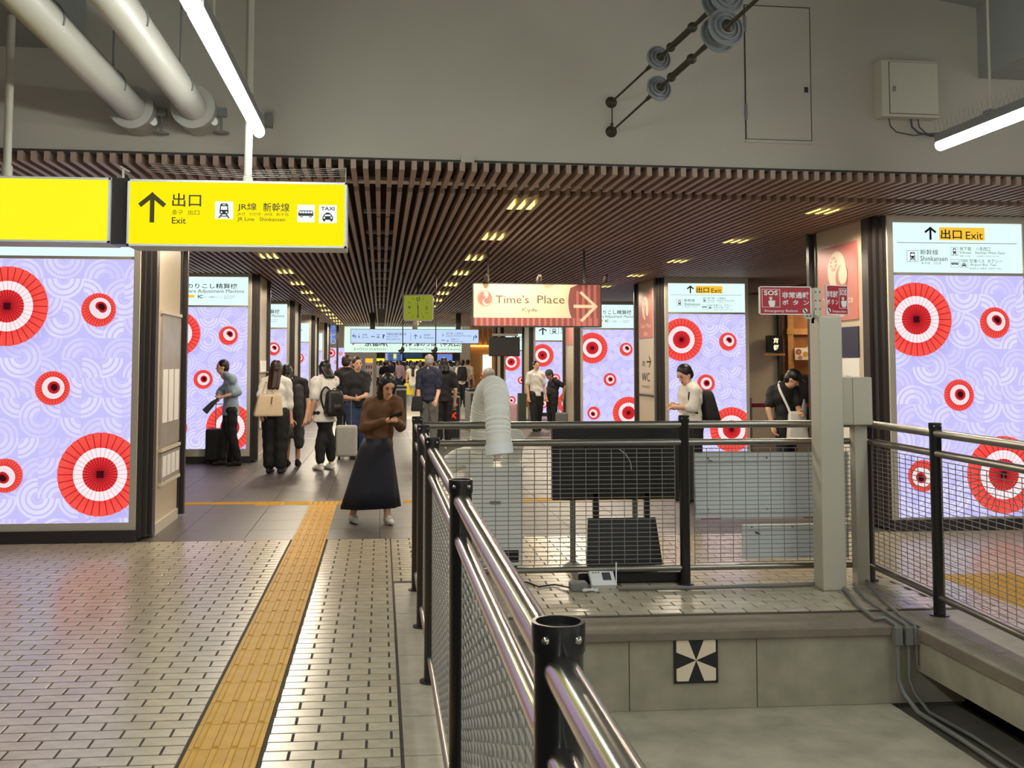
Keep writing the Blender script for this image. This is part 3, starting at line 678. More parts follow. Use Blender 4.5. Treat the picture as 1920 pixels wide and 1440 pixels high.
p.text(I, 'JR선   신칸센   JR线   新干线', 443, 398, 540, 405); p.text(I, 'JR Line   Shinkansen', 443, 407, 533, 416, 1, .006)
p.rect('sign_white', 556, 382, 589, 415, 1); p.bus(556, 382, 589, 415, 'ink', 'sign_white', 1); p.rect('sign_white', 597, 382, 631, 416, 1); p.taxi(597, 382, 631, 416, 'ink', 'sign_white', 1); p.done(f)
SGN = e
for pxx in (465,):
    q = at(pxx, 330, Y=YS + .15); MB().tube([(q.x, YS + .15, e[3] - .01), (q.x, YS + .15, e[3] + .1), (q.x, YS + .15, ZR)], .026, 12).build('pole', 'white_paint', t); MB().tube([(q.x, YS + .15, e[3]), (q.x, YS + .15, e[3] + .05)], .032, 12).build('pole_collar', 'white_paint', t)
m = MB()
for k in range(5): zz = e[3] + .03 + .022 * k; m.tube([(e[0] + .1, YS + .05 + .05 * k, zz + .03), (e[0] + .7, YS + .05 + .05 * k, zz - .002 * k), (e[1] - .01, YS + .05 + .05 * k, zz + .02)], .0015, 5)
m.tube([(e[1] - .008, YS + .04, e[3]), (e[1] - .008, YS + .04, e[3] + .1)], .003, 5); m.tube([(e[1] - .008, YS + .04, e[3] + .1), (e[1] - .10, YS + .04, e[3] + .09)], .003, 5); m.build('bird_wires', 'wire', t)
t, f, p, e = sign_box('hanging_sign', 'blank yellow backlit sign at the left edge, beside the exit sign', (-170, 330, 206, 453), YS, 'sign_blank_yellow', .3, 4, 'board_grey')
q = at(13, 330, Y=YS + .15); MB().tube([(q.x, YS + .15, e[3] - .01), (q.x, YS + .15, zl if q.x < bl else ZR)], .026, 12).build('pole', 'white_paint', t); MB().tube([(q.x, YS + .15, e[3]), (q.x, YS + .15, e[3] + .09)], .034, 12).build('pole_collar', 'white_paint', t)
quick('joining_plate', 'fin_dark', t, (e[1] + .002, YS + .03, e[2] - .005, SGN[0] - .002, YS + .2, e[3] + .005))
q = at(232, 320, Y=YS + .1); m = MB().box(q.x - .006, YS + .08, e[3], q.x + .006, YS + .1, e[3] + .07); m.bar((q.x - .02, YS + .09, e[3] + .09), (q.x + .04, YS + .09, e[3] + .055), .01, .008); m.build('wire_holder', 'white_paint', t)
# rose and cream shop sign with arrow
YT = 13.
t, f, p, e = sign_box('hanging_sign', 'cream and rose shop sign with large right arrow hanging in mid hall', (886, 531, 1128, 613), YT, 'cream_print', .18, 2, 'fin_dark')
p.rect('rose_print', 888, 596, 1126, 611.5, 1)
for k in range(22): p.rect('pink_print', 890 + 10.8 * k, 596, 894 + 10.8 * k, 611.5, 2)
p.poly('rose_print', [(1126, 533), (1126, 597), (1072, 597)] + [(1072 - 6 * math.sin(a * PI / 10) * 1.0 - (0 if a in (0, 10) else 1), 597 - 6.4 * a) for a in range(1, 10)] + [(1084, 533)], 1)
for k in range(4): p.rect('pink_print', 1080 + 11 * k, 545 if k < 1 else 533.5, 1085 + 11 * k, 611, 2)
p.line('cream_print', [(1078, 574), (1116, 574)], 6, 3); p.line('cream_print', [(1090, 549), (1117, 574), (1091, 600)], 5.4, 3)
emblem(p, 909, 560, 15.5, 'pink_print', 'cream_print', 1)
p.text('brown_print', "Time's", 929, 554, 991, 569); p.text('brown_print', 'Place', 1007, 554, 1058, 569)
for pts in ([(980, 577), (979, 584)], [(986, 577), (980, 581), (986, 584)], [(988, 580), (990, 584), (993, 580)], [(993, 580), (990, 589)], [(995, 581), (997, 584), (999, 581), (997, 580)], [(1000, 578), (1000, 584)], [(998, 580), (1003, 580)], [(1004, 581), (1002, 583), (1004, 584.5), (1006, 582.5), (1004, 581)]): p.line('brown_print', pts, .8)
p.done(f)
for k in range(3):
    xx = e[0] + (e[1] - e[0]) * (.1 + .4 * k) if k < 2 else e[1] + .02
    b = MB().tube([(xx, YT + .05, e[3]), (xx, YT - .18, e[3] + .06)], .008, 8); b.tube([(xx, YT - .22, e[3] + .08), (xx, YT - .14, e[3] + .03)], [.02, .035], 10); b.build('spotlight', 'steel_dull', t)
for xx in (e[0] + .2, e[1] - .2): MB().tube([(xx, YT + .09, e[3]), (xx, YT + .09, ZC + .02)], .012, 8).build('rod', 'fin_dark', t)
sp = bpy.data.lights.new('sign_spot', 'AREA'); sp.energy = 3.2; sp.size = .9; sp.size_y = .08; sp.shape = 'RECTANGLE'; sp.color = (1, .78, .5); so = bpy.data.objects.new('sign_spot', sp); COL.objects.link(so); so.location = ((e[0] + e[1]) / 2 - .1, YT - .3, e[3] + .12); so.rotation_euler = (math.radians(50), 0, 0); so.parent = t; so.location -= WL[t.name]
# clock
YK = 18.
t, f, p, e = sign_box('station_clock', 'square yellow-green station clock hanging from the slatted ceiling', (756, 552, 813, 602), YK, 'clock_face', .14, 2.2, 'grey_paint', 'clock')
cx, cy, R = 784, 577, 22
for k in range(12):
    a = k * PI / 6
    if k % 3: p.line('ink', [(cx + R * .8 * math.sin(a), cy - R * .8 * math.cos(a)), (cx + R * .96 * math.sin(a), cy - R * .96 * math.cos(a))], .9)
p.text('ink', '12', 781, 557, 788, 564, 1, .02); p.text('ink', '3', 797, 574, 802, 580, 1, .02); p.text('ink', '6', 781.5, 589, 786, 596, 1, .02); p.text('ink', '9', 765, 574, 770, 580, 1, .02)
p.line('ink', [(783, 580), (783, 560)], 1.0, 2); p.line('ink', [(784, 573), (784, 592)], 1.6, 2); p.disc('ink', 784, 577, 1.5, 3); p.done(f, 'dial')
MB().tube([((e[0] + e[1]) / 2, YK + .07, e[3]), ((e[0] + e[1]) / 2, YK + .07, ZC + .05)], .025, 10).build('rod', 'fin_dark', t)
for pxx, pyy in ((755, 655), (817, 655)):
    q = at(pxx, pyy, Y=16.5); t = thing('hanging_speaker', (q.x, q.y, q.z - .05), 'small black speaker on a thin cable, %s of the clock' % ('left' if pxx < 780 else 'right'), 'speaker')
    MB().tube([q, (q.x, q.y, ZC + .05)], .008, 6).build('cable', 'black_plastic', t); b = MB().ball(q, (.03, .03, .045)); b.tube([(q.x - .05, q.y, q.z - .05), (q.x + .02, q.y, q.z)], [.045, .02], 10); b.build('body', 'black_plastic', t)
# black monitor
YM = 18.2; q0, q1 = at(917, 632, Y=YM), at(975, 668, Y=YM)
t = thing('ceiling_monitor', ((q0.x + q1.x) / 2, YM, q1.z), 'switched-off black monitor hanging under the rose sign', 'monitor')
MB().box(q0.x, YM, q1.z, q1.x, YM + .09, q0.z, .012).build('casing', 'black_plastic', t); b = MB().tube([(q0.x + .1, YM + .1, q0.z - .05), (q0.x + .1, YM + .1, ZC + .02)], .02, 8); b.tube([(q1.x - .06, YM + .1, q0.z - .05), (q1.x - .06, YM + .1, ZC + .02)], .015, 8); b.build('bracket', 'black_plastic', t)
quick('mount', 'steel_dull', t, (q0.x + .06, YM + .03, q0.z + .02, q1.x - .03, YM + .06, q0.z + .06))
# blue direction sign across the hall
YB = 30.
t, f, p, e = sign_box('direction_sign', 'long pale blue direction sign hanging across the far hall', (657, 617, 898, 644), YB, 'sign_blue', .3, .8, 'fin_dark')
J_ = 'ink_blue'
p.line(J_, [(667, 634), (667, 630), (662, 630)], 1.2); p.line(J_, [(664, 627), (661, 630), (664, 633)], 1.2); p.train(670, 626, 676, 635, J_, None); p.text(J_, 'JR線', 679, 626, 688, 630); p.text(J_, 'JR Line', 679, 631, 690, 635); p.bus(695, 627, 703, 635, J_); p.taxi(704, 626, 713, 635, J_); p.text(J_, '?', 716, 627, 721, 635, 1, .03)
p.text(J_, '京都総合観光案内所', 724, 624, 761, 629); p.text(J_, 'Kyoto Tourist', 724, 630, 746, 633.5); p.text(J_, 'Information Ctr.', 724, 634, 751, 637.5); p.rect(J_, 769, 623, 769.5, 639)
p.arrow_up(J_, 778.5, 627, 635, 3, 1.3); p.train(785, 627, 791, 635, J_); p.text(J_, '新幹線', 794, 626, 806, 630); p.text(J_, 'Shinkansen', 794, 631, 813, 635)
p.train(827, 624, 833, 631, J_); p.text(J_, '地下鉄  八条西口', 836, 623, 868, 627); p.text(J_, 'Subway Hachijo West Gate', 836, 628, 884, 631.5); p.bus(827, 634, 834, 641, J_); p.taxi(836, 633, 842, 641, J_, word=False); p.text(J_, '空港バス', 845, 634, 860, 638); p.text(J_, 'Airport Bus', 845, 639, 870, 641.5)
p.line(J_, [(888, 637), (888, 631), (893, 631)], 1.2); p.line(J_, [(891, 628), (894, 631), (891, 634)], 1.2); p.done(f)
for xx in (.17, .5, .84): q = e[0] + (e[1] - e[0]) * xx; quick('mount', 'fin_dark', t, (q - .07, YB + .05, e[3], q + .07, YB + .25, ZC + .02))
# station name board at the end of the hall
YN = 41.
t, f, p, e = sign_box('station_name_board', 'wide pale green station name board above the far gates', (645, 612, 866, 661), YN, 'sign_pale_green', .4, .6, 'frame_cream')
p.text('ink', '京都駅', 683, 637, 727, 650, 1, .02); p.text('ink_grey', 'KYŌTO STATION', 664, 652, 723, 657); p.text('red_print', 'JR', 660, 636, 675, 647, 1, .04); p.text('ink', '新幹線のりば（中央口）', 755, 637, 880 - 16, 650, 1, .02); p.text('ink_grey', 'Shinkansen Tracks (Central Entrance)', 767, 652, 863, 658); p.done(f)
for xx in (.1, .5, .9): q = e[0] + (e[1] - e[0]) * xx; MB().tube([(q, YN + .3, e[3] - .02), (q, YN + .3, 4.205)], .03, 8).build('hanger', 'grey_paint', t)
# SOS signs on the white column
b0 = at(1557, 1104, Z=0); CX, CY = b0.x, b0.y; zt = at(1553, 540, Y=CY).z
t = thing('emergency_column', (CX, CY, 0), 'tall white square column carrying the red emergency button signs', 'column')
m = MB(); m.box(CX - .085, CY - .085, 0, CX + .085, CY + .085, zt - .20, .012); m.build('column_body', 'white_paint', t)
quick('bracket', 'white_paint', t, (CX - .15, CY - .02, zt - .22, CX - .105, CY - .008, zt), (CX - .085, CY - .02, zt - .22, CX - .035, CY - .008, zt), (CX - .15, CY - .008, zt - .21, CX - .035, CY + .02, zt - .15), (CX - .085, CY - .008, zt - .25, CX - .035, CY + .04, zt))
m = MB()
for xx in (-.14, -.115, -.076, -.045):
    for zz in (-.03, -.09, -.15, -.2): m.ball((CX + xx, CY - .022, zt + zz), .007, 6, 4)
m.build('bolts', 'grey_paint', t)
def sos(px, Y, label, rot=0):
    t, f, p, e = sign_box('emergency_sign', label, px, Y, 'red_print', .012, 1.6, 'white_print')
    x0, y0, x1, y1 = px; q = lambda a, c: (x0 + (x1 - x0) * a, y0 + (y1 - y0) * c)
    W_ = 'white_print'
    if not rot:
        p.frame(W_, *q(.05, .10), *q(.40, .74), .8); p.text(W_, 'SOS', *q(.09, .14), *q(.36, .32), 1, .03); p.text(W_, '非常通報', *q(.44, .2), *q(.96, .42), 1, .02); p.text(W_, 'ボ  タ  ン', *q(.44, .48), *q(.96, .66), 1, .02); p.text(W_, 'Emergency Button', *q(.1, .82), *q(.74, .93), 1, .01)
        hx, hy = q(.22, .4); cx_, cy_ = q(.88, .86)
    else:
        p.frame(W_, *q(.58, .10), *q(.96, .78), .8); p.text(W_, 'SOS', *q(.62, .14), *q(.92, .34), 1, .03); p.text(W_, '非常通報', *q(.04, .2), *q(.54, .42), 1, .02); p.text(W_, 'ボ タ ン', *q(.04, .48), *q(.54, .66), 1, .02); p.text(W_, 'Emergency Button', *q(.28, .84), *q(.9, .94), 1, .01)
        hx, hy = q(.76, .42); cx_, cy_ = q(.1, .87)
    u = (y1 - y0) / 53
    p.ring(W_, hx, hy + 1 * u, 3 * u, 1 * u, 1); p.rect(W_, hx - 1.3 * u, hy, hx + 1.3 * u, hy + 9 * u, 2); p.poly(W_, [(hx - 5 * u, hy + 6 * u), (hx + 8 * u, hy + 5 * u), (hx + 7.5 * u, hy + 14 * u), (hx + 5.5 * u, hy + 17 * u), (hx - 2 * u, hy + 17 * u), (hx - 4 * u, hy + 12 * u)], 2)
    p.disc(W_, cx_, cy_, 4.6 * u, 1); p.line('ink', [(cx_ - 1.5 * u, cy_ - 2 * u), (cx_ + 1.5 * u, cy_ + 2.4 * u)], 2.6 * u, 2); p.done(f)
    return t
sos((1424, 537, 1521, 590), CY - .03, 'red emergency button sign on the left of the white column')
t = sos((1549, 534, 1601, 590), CY - .035, 'red emergency button sign on the right of the white column, turned away', 1)
piv = Vector((at(1549, 560, Y=CY).x, CY - .035, WL[t.name].z)); t.location = piv + Matrix.Rotation(math.radians(20), 3, 'Z') @ (t.location - piv); t.rotation_euler.z = math.radians(20)
# cabinet on a post
q = at(1615, 1092, Z=0); bx, by = q.x, q.y; z1, z0 = at(1610, 707, Y=by - .1).z, at(1610, 797, Y=by - .1).z; xa, xb = at(1580, 750, Y=by - .1).x, at(1635, 750, Y=by - .1).x
t = thing('post_cabinet', (bx, by, 0), 'beige control cabinet on a thin post right of the white column', 'cabinet')
MB().box(xa, by - .1, z0, xb, by + .1, z1, .008).build('cabinet_body', 'white_paint', t); quick('cabinet_door', 'white_paint', t, (xa + .075, by - .108, z0 + .004, xb - .003, by - .099, z1 - .004)); quick('post', 'white_paint', t, (bx - .045, by - .045, 0, bx + .045, by + .045, z0))
# ================================================================== UPPER WALL FITTINGS
YW = YW0
def wallrect(x0, y0, x1, y1, off=0.):
    "rectangle on the wall; sets YW to the wall's depth there"
    global YW
    YW = atw((x0 + x1) / 2, (y0 + y1) / 2).y; Y = YW + off
    return at(x0, (y0 + y1) / 2, Y=Y).x, at((x0 + x1) / 2, y1, Y=Y).z, at(x1, (y0 + y1) / 2, Y=Y).x, at((x0 + x1) / 2, y0, Y=Y).z
a, c, b_, d = wallrect(1397, 14, 1519, 262)
t = thing('wall_hatch', ((a + b_) / 2, YW, c), 'flush white access hatch with dark hinges in the upper wall', 'hatch')
quick('gap', 'wall_joint', t, (a - .010, YW - .003, c - .010, b_ + .010, YW - .0005, d + .010)); quick('leaf', 'wall_paint', t, (a, YW - .010, c, b_, YW - .003, d))
for zz in (.14, .80): quick('hinge', 'grey_paint', t, (a - .012, YW - .016, d - (d - c) * zz - .06, a + .006, YW - .008, d - (d - c) * zz + .06))
quick('lock', 'ink', t, (b_ - .05, YW - .014, c + (d - c) * .36, b_ - .02, YW - .009, c + (d - c) * .4)); quick('sill', 'wall_paint', t, (a - .01, YW - .012, c - .03, b_ + .01, YW - .001, c - .006)); t.rotation_euler.z = WANG
a, c, b_, d = wallrect(1648, 115, 1757, 221, -.1)
t = thing('wall_box', ((a + b_) / 2, YW, c), 'cream electrical box on the upper wall near the spiked strip light', 'box')
MB().box(a, YW - .13, c, b_, YW - .001, d, .006).build('casing', 'white_paint', t); quick('door_gap', 'wall_joint', t, (a + .058, YW - .132, c + .022, b_ - .008, YW - .1301, d - .016)); quick('door', 'white_paint', t, (a + .062, YW - .137, c + .026, b_ - .012, YW - .131, d - .02)); MB().box(a + .085, YW - .148, c + .19, a + .105, YW - .136, c + .235, .005).build('handle', 'steel', t)
for k, xx in enumerate((.09, .27, .33)):
    MB().tube([(a + xx, YW - .06, c + .01), (a + xx + .01, YW - .06, c - .06), (a + xx + .05, YW - .08, c - .11), (a + xx + .14 - .03 * k, YW - .16, c - .15), (a + xx + .26 - .05 * k, YW - .3, c - .16), (a + .5, YW - .45, c - .15)], .006 if k != 1 else .009, 6).build('cable', 'ink_grey', t)
t.rotation_euler.z = WANG
# pipes
for i, (pe, lab) in enumerate((((250, 205), 'fat white water pipe at the far left, with green band'), ((365, 205), 'fat white water pipe nearer the strip light, with yellow band'))):
    q = atw(*pe, -.25); x, z = q.x, q.z; YW = yw(x); t = thing('water_pipe', (x, YW, z - .15), lab, 'pipe', 'water pipes under the roof')
    MB().tube([(x, -1.5, z), (x, YW - .28, z)], .095, 24).build('pipe_run', 'pipe_paint', t)
    MB().lathe((x, YW, z), (0, -1, 0), [(.135, 0), (.14, .02), (.14, .30), (.15, .31), (.15, .33), (.096, .335)], 24).build('wall_sleeve', 'pipe_paint', t)
    b = MB().box(x + .13, YW - .16, z - .02, x + .2, YW - .1, z + .04); b.tube([(x + .165, YW - .13, z - .02), (x + .165, YW - .13, z - .13)], .009, 8); b.lathe((x + .165, YW - .13, z - .13), (0, 0, -1), [(.001, 0), (.055, 0), (.06, .006), (.055, .012), (.001, .012)], 16); b.build('valve', 'grey_paint', t)
    MB().lathe((x + .125, YW - .2, z - .07), (1, -1, 0), [(.001, 0), (.03, 0), (.03, .004), (.001, .004)], 14).build('tag', 'white_print', t)
    yb = (3.86, 4.05)[i]; MB().tube([(x, yb - .16, z), (x, yb, z)], .097, 24).build('colour_band', mat('band_green', (46, 120, 80)) if i == 0 else mat('band_yellow', (220, 190, 70)), t)
    for yv in (YW - .9, YW - 2.2, YW - 3.5): b = MB().tube([(x + .02, yv, z + .09), (x + .02, yv, zl + .02 if x < bl else ZR)], .007, 6); b.tube([(x + .1 * math.cos(a_), yv, z + .1 * math.sin(a_)) for a_ in [k * PI / 9 for k in range(-1, 11)]], .006, 5); b.build('hanger', 'grey_paint', t)
# tension rods with porcelain insulators
def rod(p0px, pts, label):
    A = atw(*p0px); YW = A.y
    t = thing('insulator_rod', A, label, 'insulator', 'tension rods anchored in the upper wall')
    # straight run towards the camera: the far end and a nearer point of the same line
    B = at(*pts[-1], Y=YW - 2.1); d = (B - A)
    def on(px):       # point of the line that shows nearest to the pixel
        best = min(range(1001), key=lambda k: (lambda v: (HX - F * v.x / v.z - px[0]) ** 2 + (HY + F * v.y / v.z - px[1]) ** 2)(BT.inverted() @ (A + d * (k / 1000) - CAM)))
        return A + d * (best / 1000)
    u = d.normalized()
    MB().lathe(A, (0, -1, 0), [(.001, 0), (.045, 0), (.04, .012), (.02, .03), (.001, .04)], 14).build('anchor', 'rust_iron', t)
    a, i1, c0, c1, i2, i3, en = [on(q) for q in pts]
    MB().tube([A, a], .008, 8).build('rod', 'rust_iron', t); MB().tube([a, i1], [.012, .028], 8).build('clevis', 'rust_iron', t)
    for c, R in ((i1, .09), (i2, .118), (i3, .118)):
        MB().lathe(c, u, [(.02, -.05), (.035, -.045), (R, 0), (R, .01), (R * .9, .012), (R * .86, 0), (R * .72, .004), (R * .7, .02), (R * .62, .02), (R * .6, .006), (R * .46, .01), (R * .44, .026), (R * .34, .026), (R * .3, .02)], 28).build('insulator', 'porcelain', t)
        MB().lathe(c, u, [(.001, .0), (R * .36, .0), (R * .34, .035), (.018, .05), (.012, .09), (.001, .09)], 14).build('cap', 'rust_iron', t)
    MB().tube([i1, c0], .011, 8).build('rod', 'rust_iron', t); b = MB().tube([c0, c1], .022, 10); b.ball(c0, .032, 10, 7); b.ball(c1, .034, 10, 7); b.build('turnbuckle', 'rust_iron', t)
    MB().tube([c1, i2], [.012, .022], 8).build('clevis', 'rust_iron', t); MB().tube([i3, en], .012, 8).build('rod', 'rust_iron', t)
    return A
A1 = rod((1146, 192), [(1212, 131), (1235, 110), (1257, 88), (1297, 50), (1347, 8), (1362, -8), (1440, -80)], 'upper rusty tension rod with porcelain insulator discs')
A2 = rod((1146, 247), [(1213, 188), (1236, 167), (1260, 146), (1300, 114), (1350, 70), (1362, 54), (1425, -6)], 'lower rusty tension rod with porcelain insulator discs')
b = MB().tube([A1 - Vector((0, .03, .01)), A2 - Vector((0, .03, -.01))], .005, 6); b.ball(A2 + Vector((0, -.03, .05)), .012); b.build('tie_wire', 'rust_iron', None, 'thin vertical wire tying the two wall anchors together', 'wire')
a, c, b_, d = wallrect(864, 291, 889, 305); quick('junction_plate', 'wall_paint', None, (a, YW - .02, c, b_, YW - .0005, d), label='small white blank plate low on the upper wall, above the slats', cat='plate').rotation_euler.z = WANG
a, c, b_, d = wallrect(495, 210, 510, 235, -.1); quick('wall_bracket', 'steel_dull', None, (a, YW - .1, c, b_, YW - .0005, d), label='small grey metal bracket on the wall beside the strip light end', cat='bracket').rotation_euler.z = WANG
#--PART3--
# ================================================================== RAILINGS
def post(x, y, parent, ztop=1.19, r_=.036, bolts=True):
    o = MB().lathe((x, y, 0), (0, 0, 1), [(r_, 0), (r_, ztop - .045), (r_ + .003, ztop - .04), (r_ + .003, ztop), (r_ - .003, ztop), (r_ - .004, ztop - .012), (.001, ztop - .014)], 24).build('post', 'black_post', parent)
    MB().lathe((x, y, 0), (0, 0, 1), [(r_ + .022, 0), (r_ + .022, .008), (r_, .009)], 20).build('base_plate', 'black_post', parent)
    if bolts:
        m = MB()
        for a in (-2.2, -.95, .9, 2.2): m.ball((x + (r_ + .003) * math.cos(a), y + (r_ + .003) * math.sin(a), ztop - .02), .0065, 8, 5)
        m.build('rivets', 'steel', o)
def railing(label, posts, cat='railing', off=(0, 0), steel='steel', rr=.026):
    t = thing('railing', (posts[0][0], posts[0][1], 0), label, cat)
    for x, y, on in posts:
        if on: post(x, y, t)
    for (xa, ya, _), (xb, yb, _) in zip(posts, posts[1:]):
        d = Vector((xb - xa, yb - ya, 0)); L = d.length; u = d / L
        A = Vector((xa, ya, 0)) + u * .02; B = Vector((xb, yb, 0)) - u * .02
        for z, r_, nm in ((1.125, rr, 'top_rail'), (1.0, rr * .9, 'middle_rail'), (.115, .021, 'bottom_rail')):
            Z_ = Vector((0, 0, z)); MB().tube([A + Z_, B + Z_], r_, 18).build(nm, steel if nm != 'bottom_rail' else 'steel_dull', t)
        m = MB(); a = A + u * .05; b = B - u * .05; z0, z1 = .15, .955; n = max(2, round((b - a).length / .092)); k2 = 26
        for k in range(n + 1): q = a.lerp(b, k / n); m.tube([q + Vector((0, 0, z0)), q + Vector((0, 0, z1))], .0027, 4, False)
        for k in range(k2 + 1): zz = z0 + (z1 - z0) * k / k2; m.tube([a + Vector((0, 0, zz)), b + Vector((0, 0, zz))], .0027, 4, False)
        for zz in (z0, z1):
            for q in (a, b): m.tube([q + Vector((0, 0, zz)), q + Vector((0, 0, zz - .05 if zz < .5 else zz + .04))], .003, 5)
        m.build('wire_mesh', 'wire', t, kind='stuff')
    return t
XA = .257
railing('near railing with shiny steel rails running away from the viewer beside the track bay', [(XA, -.35, 1), (XA, 1.545, 1), (XA, 3.43, 1), (XA, 5.34, 1), (XA, 6.44, 1), (XA, 7.47, 1)])
pB = at(1281, 1092, Z=0).x; XC = at(1628, 900, Y=7.5).x
railing('railing across the end of the track bay, in front of the white cooler', [(XA + .02, 7.5, 0), (pB, 7.5, 1), (XC, 7.5, 1)], steel='steel_dull')
pD = at(1762, 1154, Z=0)
railing('railing on the right platform edge in front of the far right screen', [(XC, 7.5, 0), (pD.x, pD.y, 1), (pD.x + (pD.x - XC) * 2.0, pD.y - 1.9, 1), (pD.x + (pD.x - XC) * 4, pD.y - 3.8, 1)], steel='steel_dull')
# ================================================================== TRACK BAY DETAILS
a, b_ = at(1263, 1236, Y=PY1 + .03), at(1345, 1236, Y=PY1 + .03); zt_, zb_ = at(1303, 1194, Y=PY1 + .03).z, at(1303, 1280, Y=PY1 + .03).z
t = thing('track_end_marker', ((a.x + b_.x) / 2, PY1 + .03, zb_), 'square black and white track end marker with a cross on the bay wall', 'marker')
f = quick('plate', 'ink', t, (a.x, PY1 + .018, zb_, b_.x, PY1 + .03, zt_))
p = Plate((a.x, PY1 + .018, zt_), (b_.x - a.x, 0, 0), (0, 0, zb_ - zt_), (0, -1, 0), (0, 0, 100, 100))
for sx, sy in ((1, 1), (-1, 1), (1, -1), (-1, -1)): p.poly('cream_print', [(50, 50), (50 + sx * 18, 50 + sy * 45), (50 + sx * 45, 50 + sy * 45), (50 + sx * 45, 50 + sy * 18)], 1)
p.done(f, 'cross_mark')
b = MB()
for sx in (.06, .94):
    for sy in (.06, .94): b.ball((a.x + (b_.x - a.x) * sx, PY1 + .017, zb_ + (zt_ - zb_) * sy), .004, 6, 4)
b.build('screws', 'steel_dull', f)
# conduits from the column over the bay edge
def conduit(label, pts, r_=.014, extra=None, m='conduit'):
    t = thing('conduit', pts[0], label, 'conduit', 'conduits at the bay corner'); MB().tube(pts, r_, 8).build('tube', m, t)
    if extra: b = MB().box(*extra); b.build('junction_box', m, t)
    return t
yk = PY1
def g(px, py, Z=.02): return at(px, py, Z=Z)
for k, (q0, q1, q2, bx_, lab) in enumerate((((1578, 1098), (1640, 1160), (1682, 1178), 1683, 'left conduit dropping over the bay edge'), ((1600, 1095), (1650, 1140), (1700, 1178), 1703, 'middle conduit dropping over the bay edge'), ((1622, 1085), (1685, 1150), (1716, 1172), 1718, 'right conduit dropping over the bay edge'))):
    xb = at(bx_, 1200, Y=yk - .03).x
    pts = [g(*q0), g((q0[0] + q1[0]) / 2, (q0[1] + q1[1]) / 2 + 6), g(*q1), Vector((xb, yk + .12, .02)), Vector((xb, yk - .02, .01)), Vector((xb, yk - .03, -.1)), Vector((xb, yk - .03, -.3)), Vector((xb + .02, yk - .06, PZ + .08)), Vector((xb + .03, yk - .2, PZ + .02)), Vector((xb + .04 + .02 * k, yk - .6, PZ + .02)), Vector((xb - .0 + .03 * k, yk - 2.6, PZ + .02))]
    if k == 2: pts = pts[:6] + [Vector((xb, yk - .03, -.22)), Vector((xb + .12, yk - .06, -.3)), Vector((xb + .4, yk - .3, -.34))]
    conduit(lab, pts, .011 if k else .014, (xb - .022, yk - .05, -.10, xb + .022, yk - .005, .0))
conduit('long grey conduit lying along the pavers in front of the end railing', [g(1160, 1103), g(1300, 1102), g(1440, 1098), g(1500, 1096), g(1535, 1095)], .013)
# ================================================================== EQUIPMENT BEHIND THE END RAILING
YA = 8.0
a, c = at(878, 1062, Y=YA), at(980, 1062, Y=YA); zt_ = at(930, 879, Y=YA).z
t = thing('spot_cooler', ((a.x + c.x) / 2, YA + .22, 0), 'white portable spot cooler with thick corrugated ducts behind the end railing', 'cooler')
MB().box(a.x, YA, .05, c.x, YA + .45, zt_, .012).build('cabinet', 'ac_white', t); quick('top_lid', 'ac_white', t, (a.x - .008, YA - .008, zt_ - .02, c.x + .008, YA + .458, zt_ + .012))
quick('handle', 'grey_paint', t, (a.x + .16, YA - .012, zt_ - .26, a.x + .24, YA - .0, zt_ - .24)); quick('rating_label', 'panel_grey', t, (a.x + .02, YA - .003, .12, a.x + .12, YA, .28)); quick('drain_grille', 'black_plastic', t, (c.x - .15, YA - .003, .08, c.x - .03, YA, .17)); quick('panel_gap', 'panel_grey', t, (a.x, YA - .002, zt_ - .055, c.x, YA, zt_ - .05))
for xx in (a.x + .05, c.x - .05):
    for yy in (.05, .4): MB().lathe((xx, YA + yy, .03), (1, 0, 0), [(.001, -.012), (.03, -.012), (.03, .012), (.001, .012)], 12).build('caster', 'black_plastic', t)
def duct(pts, r_, name='corrugated_duct', step=.03):
    # smooth the path, then corrugate it
    P = [Vector(q) for q in pts]
    for _ in range(3): P = [P[0]] + sum([[P[i].lerp(P[i + 1], .25), P[i].lerp(P[i + 1], .75)] for i in range(len(P) - 1)], []) + [P[-1]]
    out = []; acc = 0
    for i in range(len(P) - 1):
        L = (P[i + 1] - P[i]).length; n = max(1, int(L / (step / 3)))
        for k in range(n): out.append(P[i].lerp(P[i + 1], k / n))
    rs = []; s_ = 0
    for i, q in enumerate(out):
        if i: s_ += (q - out[i - 1]).length
        rs.append(r_ * (1 + .06 * math.sin(2 * PI * s_ / step)))
    return MB().tube(out, rs, 22).build(name, 'duct', t)
q = lambda x, y, Y: at(x, y, Y=Y)
duct([q(906, 884, 8.22), q(904, 840, 8.2), q(902, 790, 8.15), q(910, 738, 8.0), q(927, 722, 7.7), q(932, 752, 7.38), q(934, 800, 7.3), q(936, 842, 7.27)], .087)
e0, e1 = q(935, 832, 7.27), q(937, 852, 7.26); MB().tube([e0, e1], .095, 22).build('duct_collar', 'ac_white', t)
duct([q(955, 884, 8.2), q(957, 858, 8.2), q(962, 838, 8.15), q(966, 822, 7.95)], .075); 
MB().tube([q(915, 880, 8.3), q(905, 862, 8.3), q(885, 856, 8.3), q(858, 862, 8.3), q(842, 872, 8.3)], [.06, .085, .09, .085, .075], 20).build('bent_duct', 'duct', t)
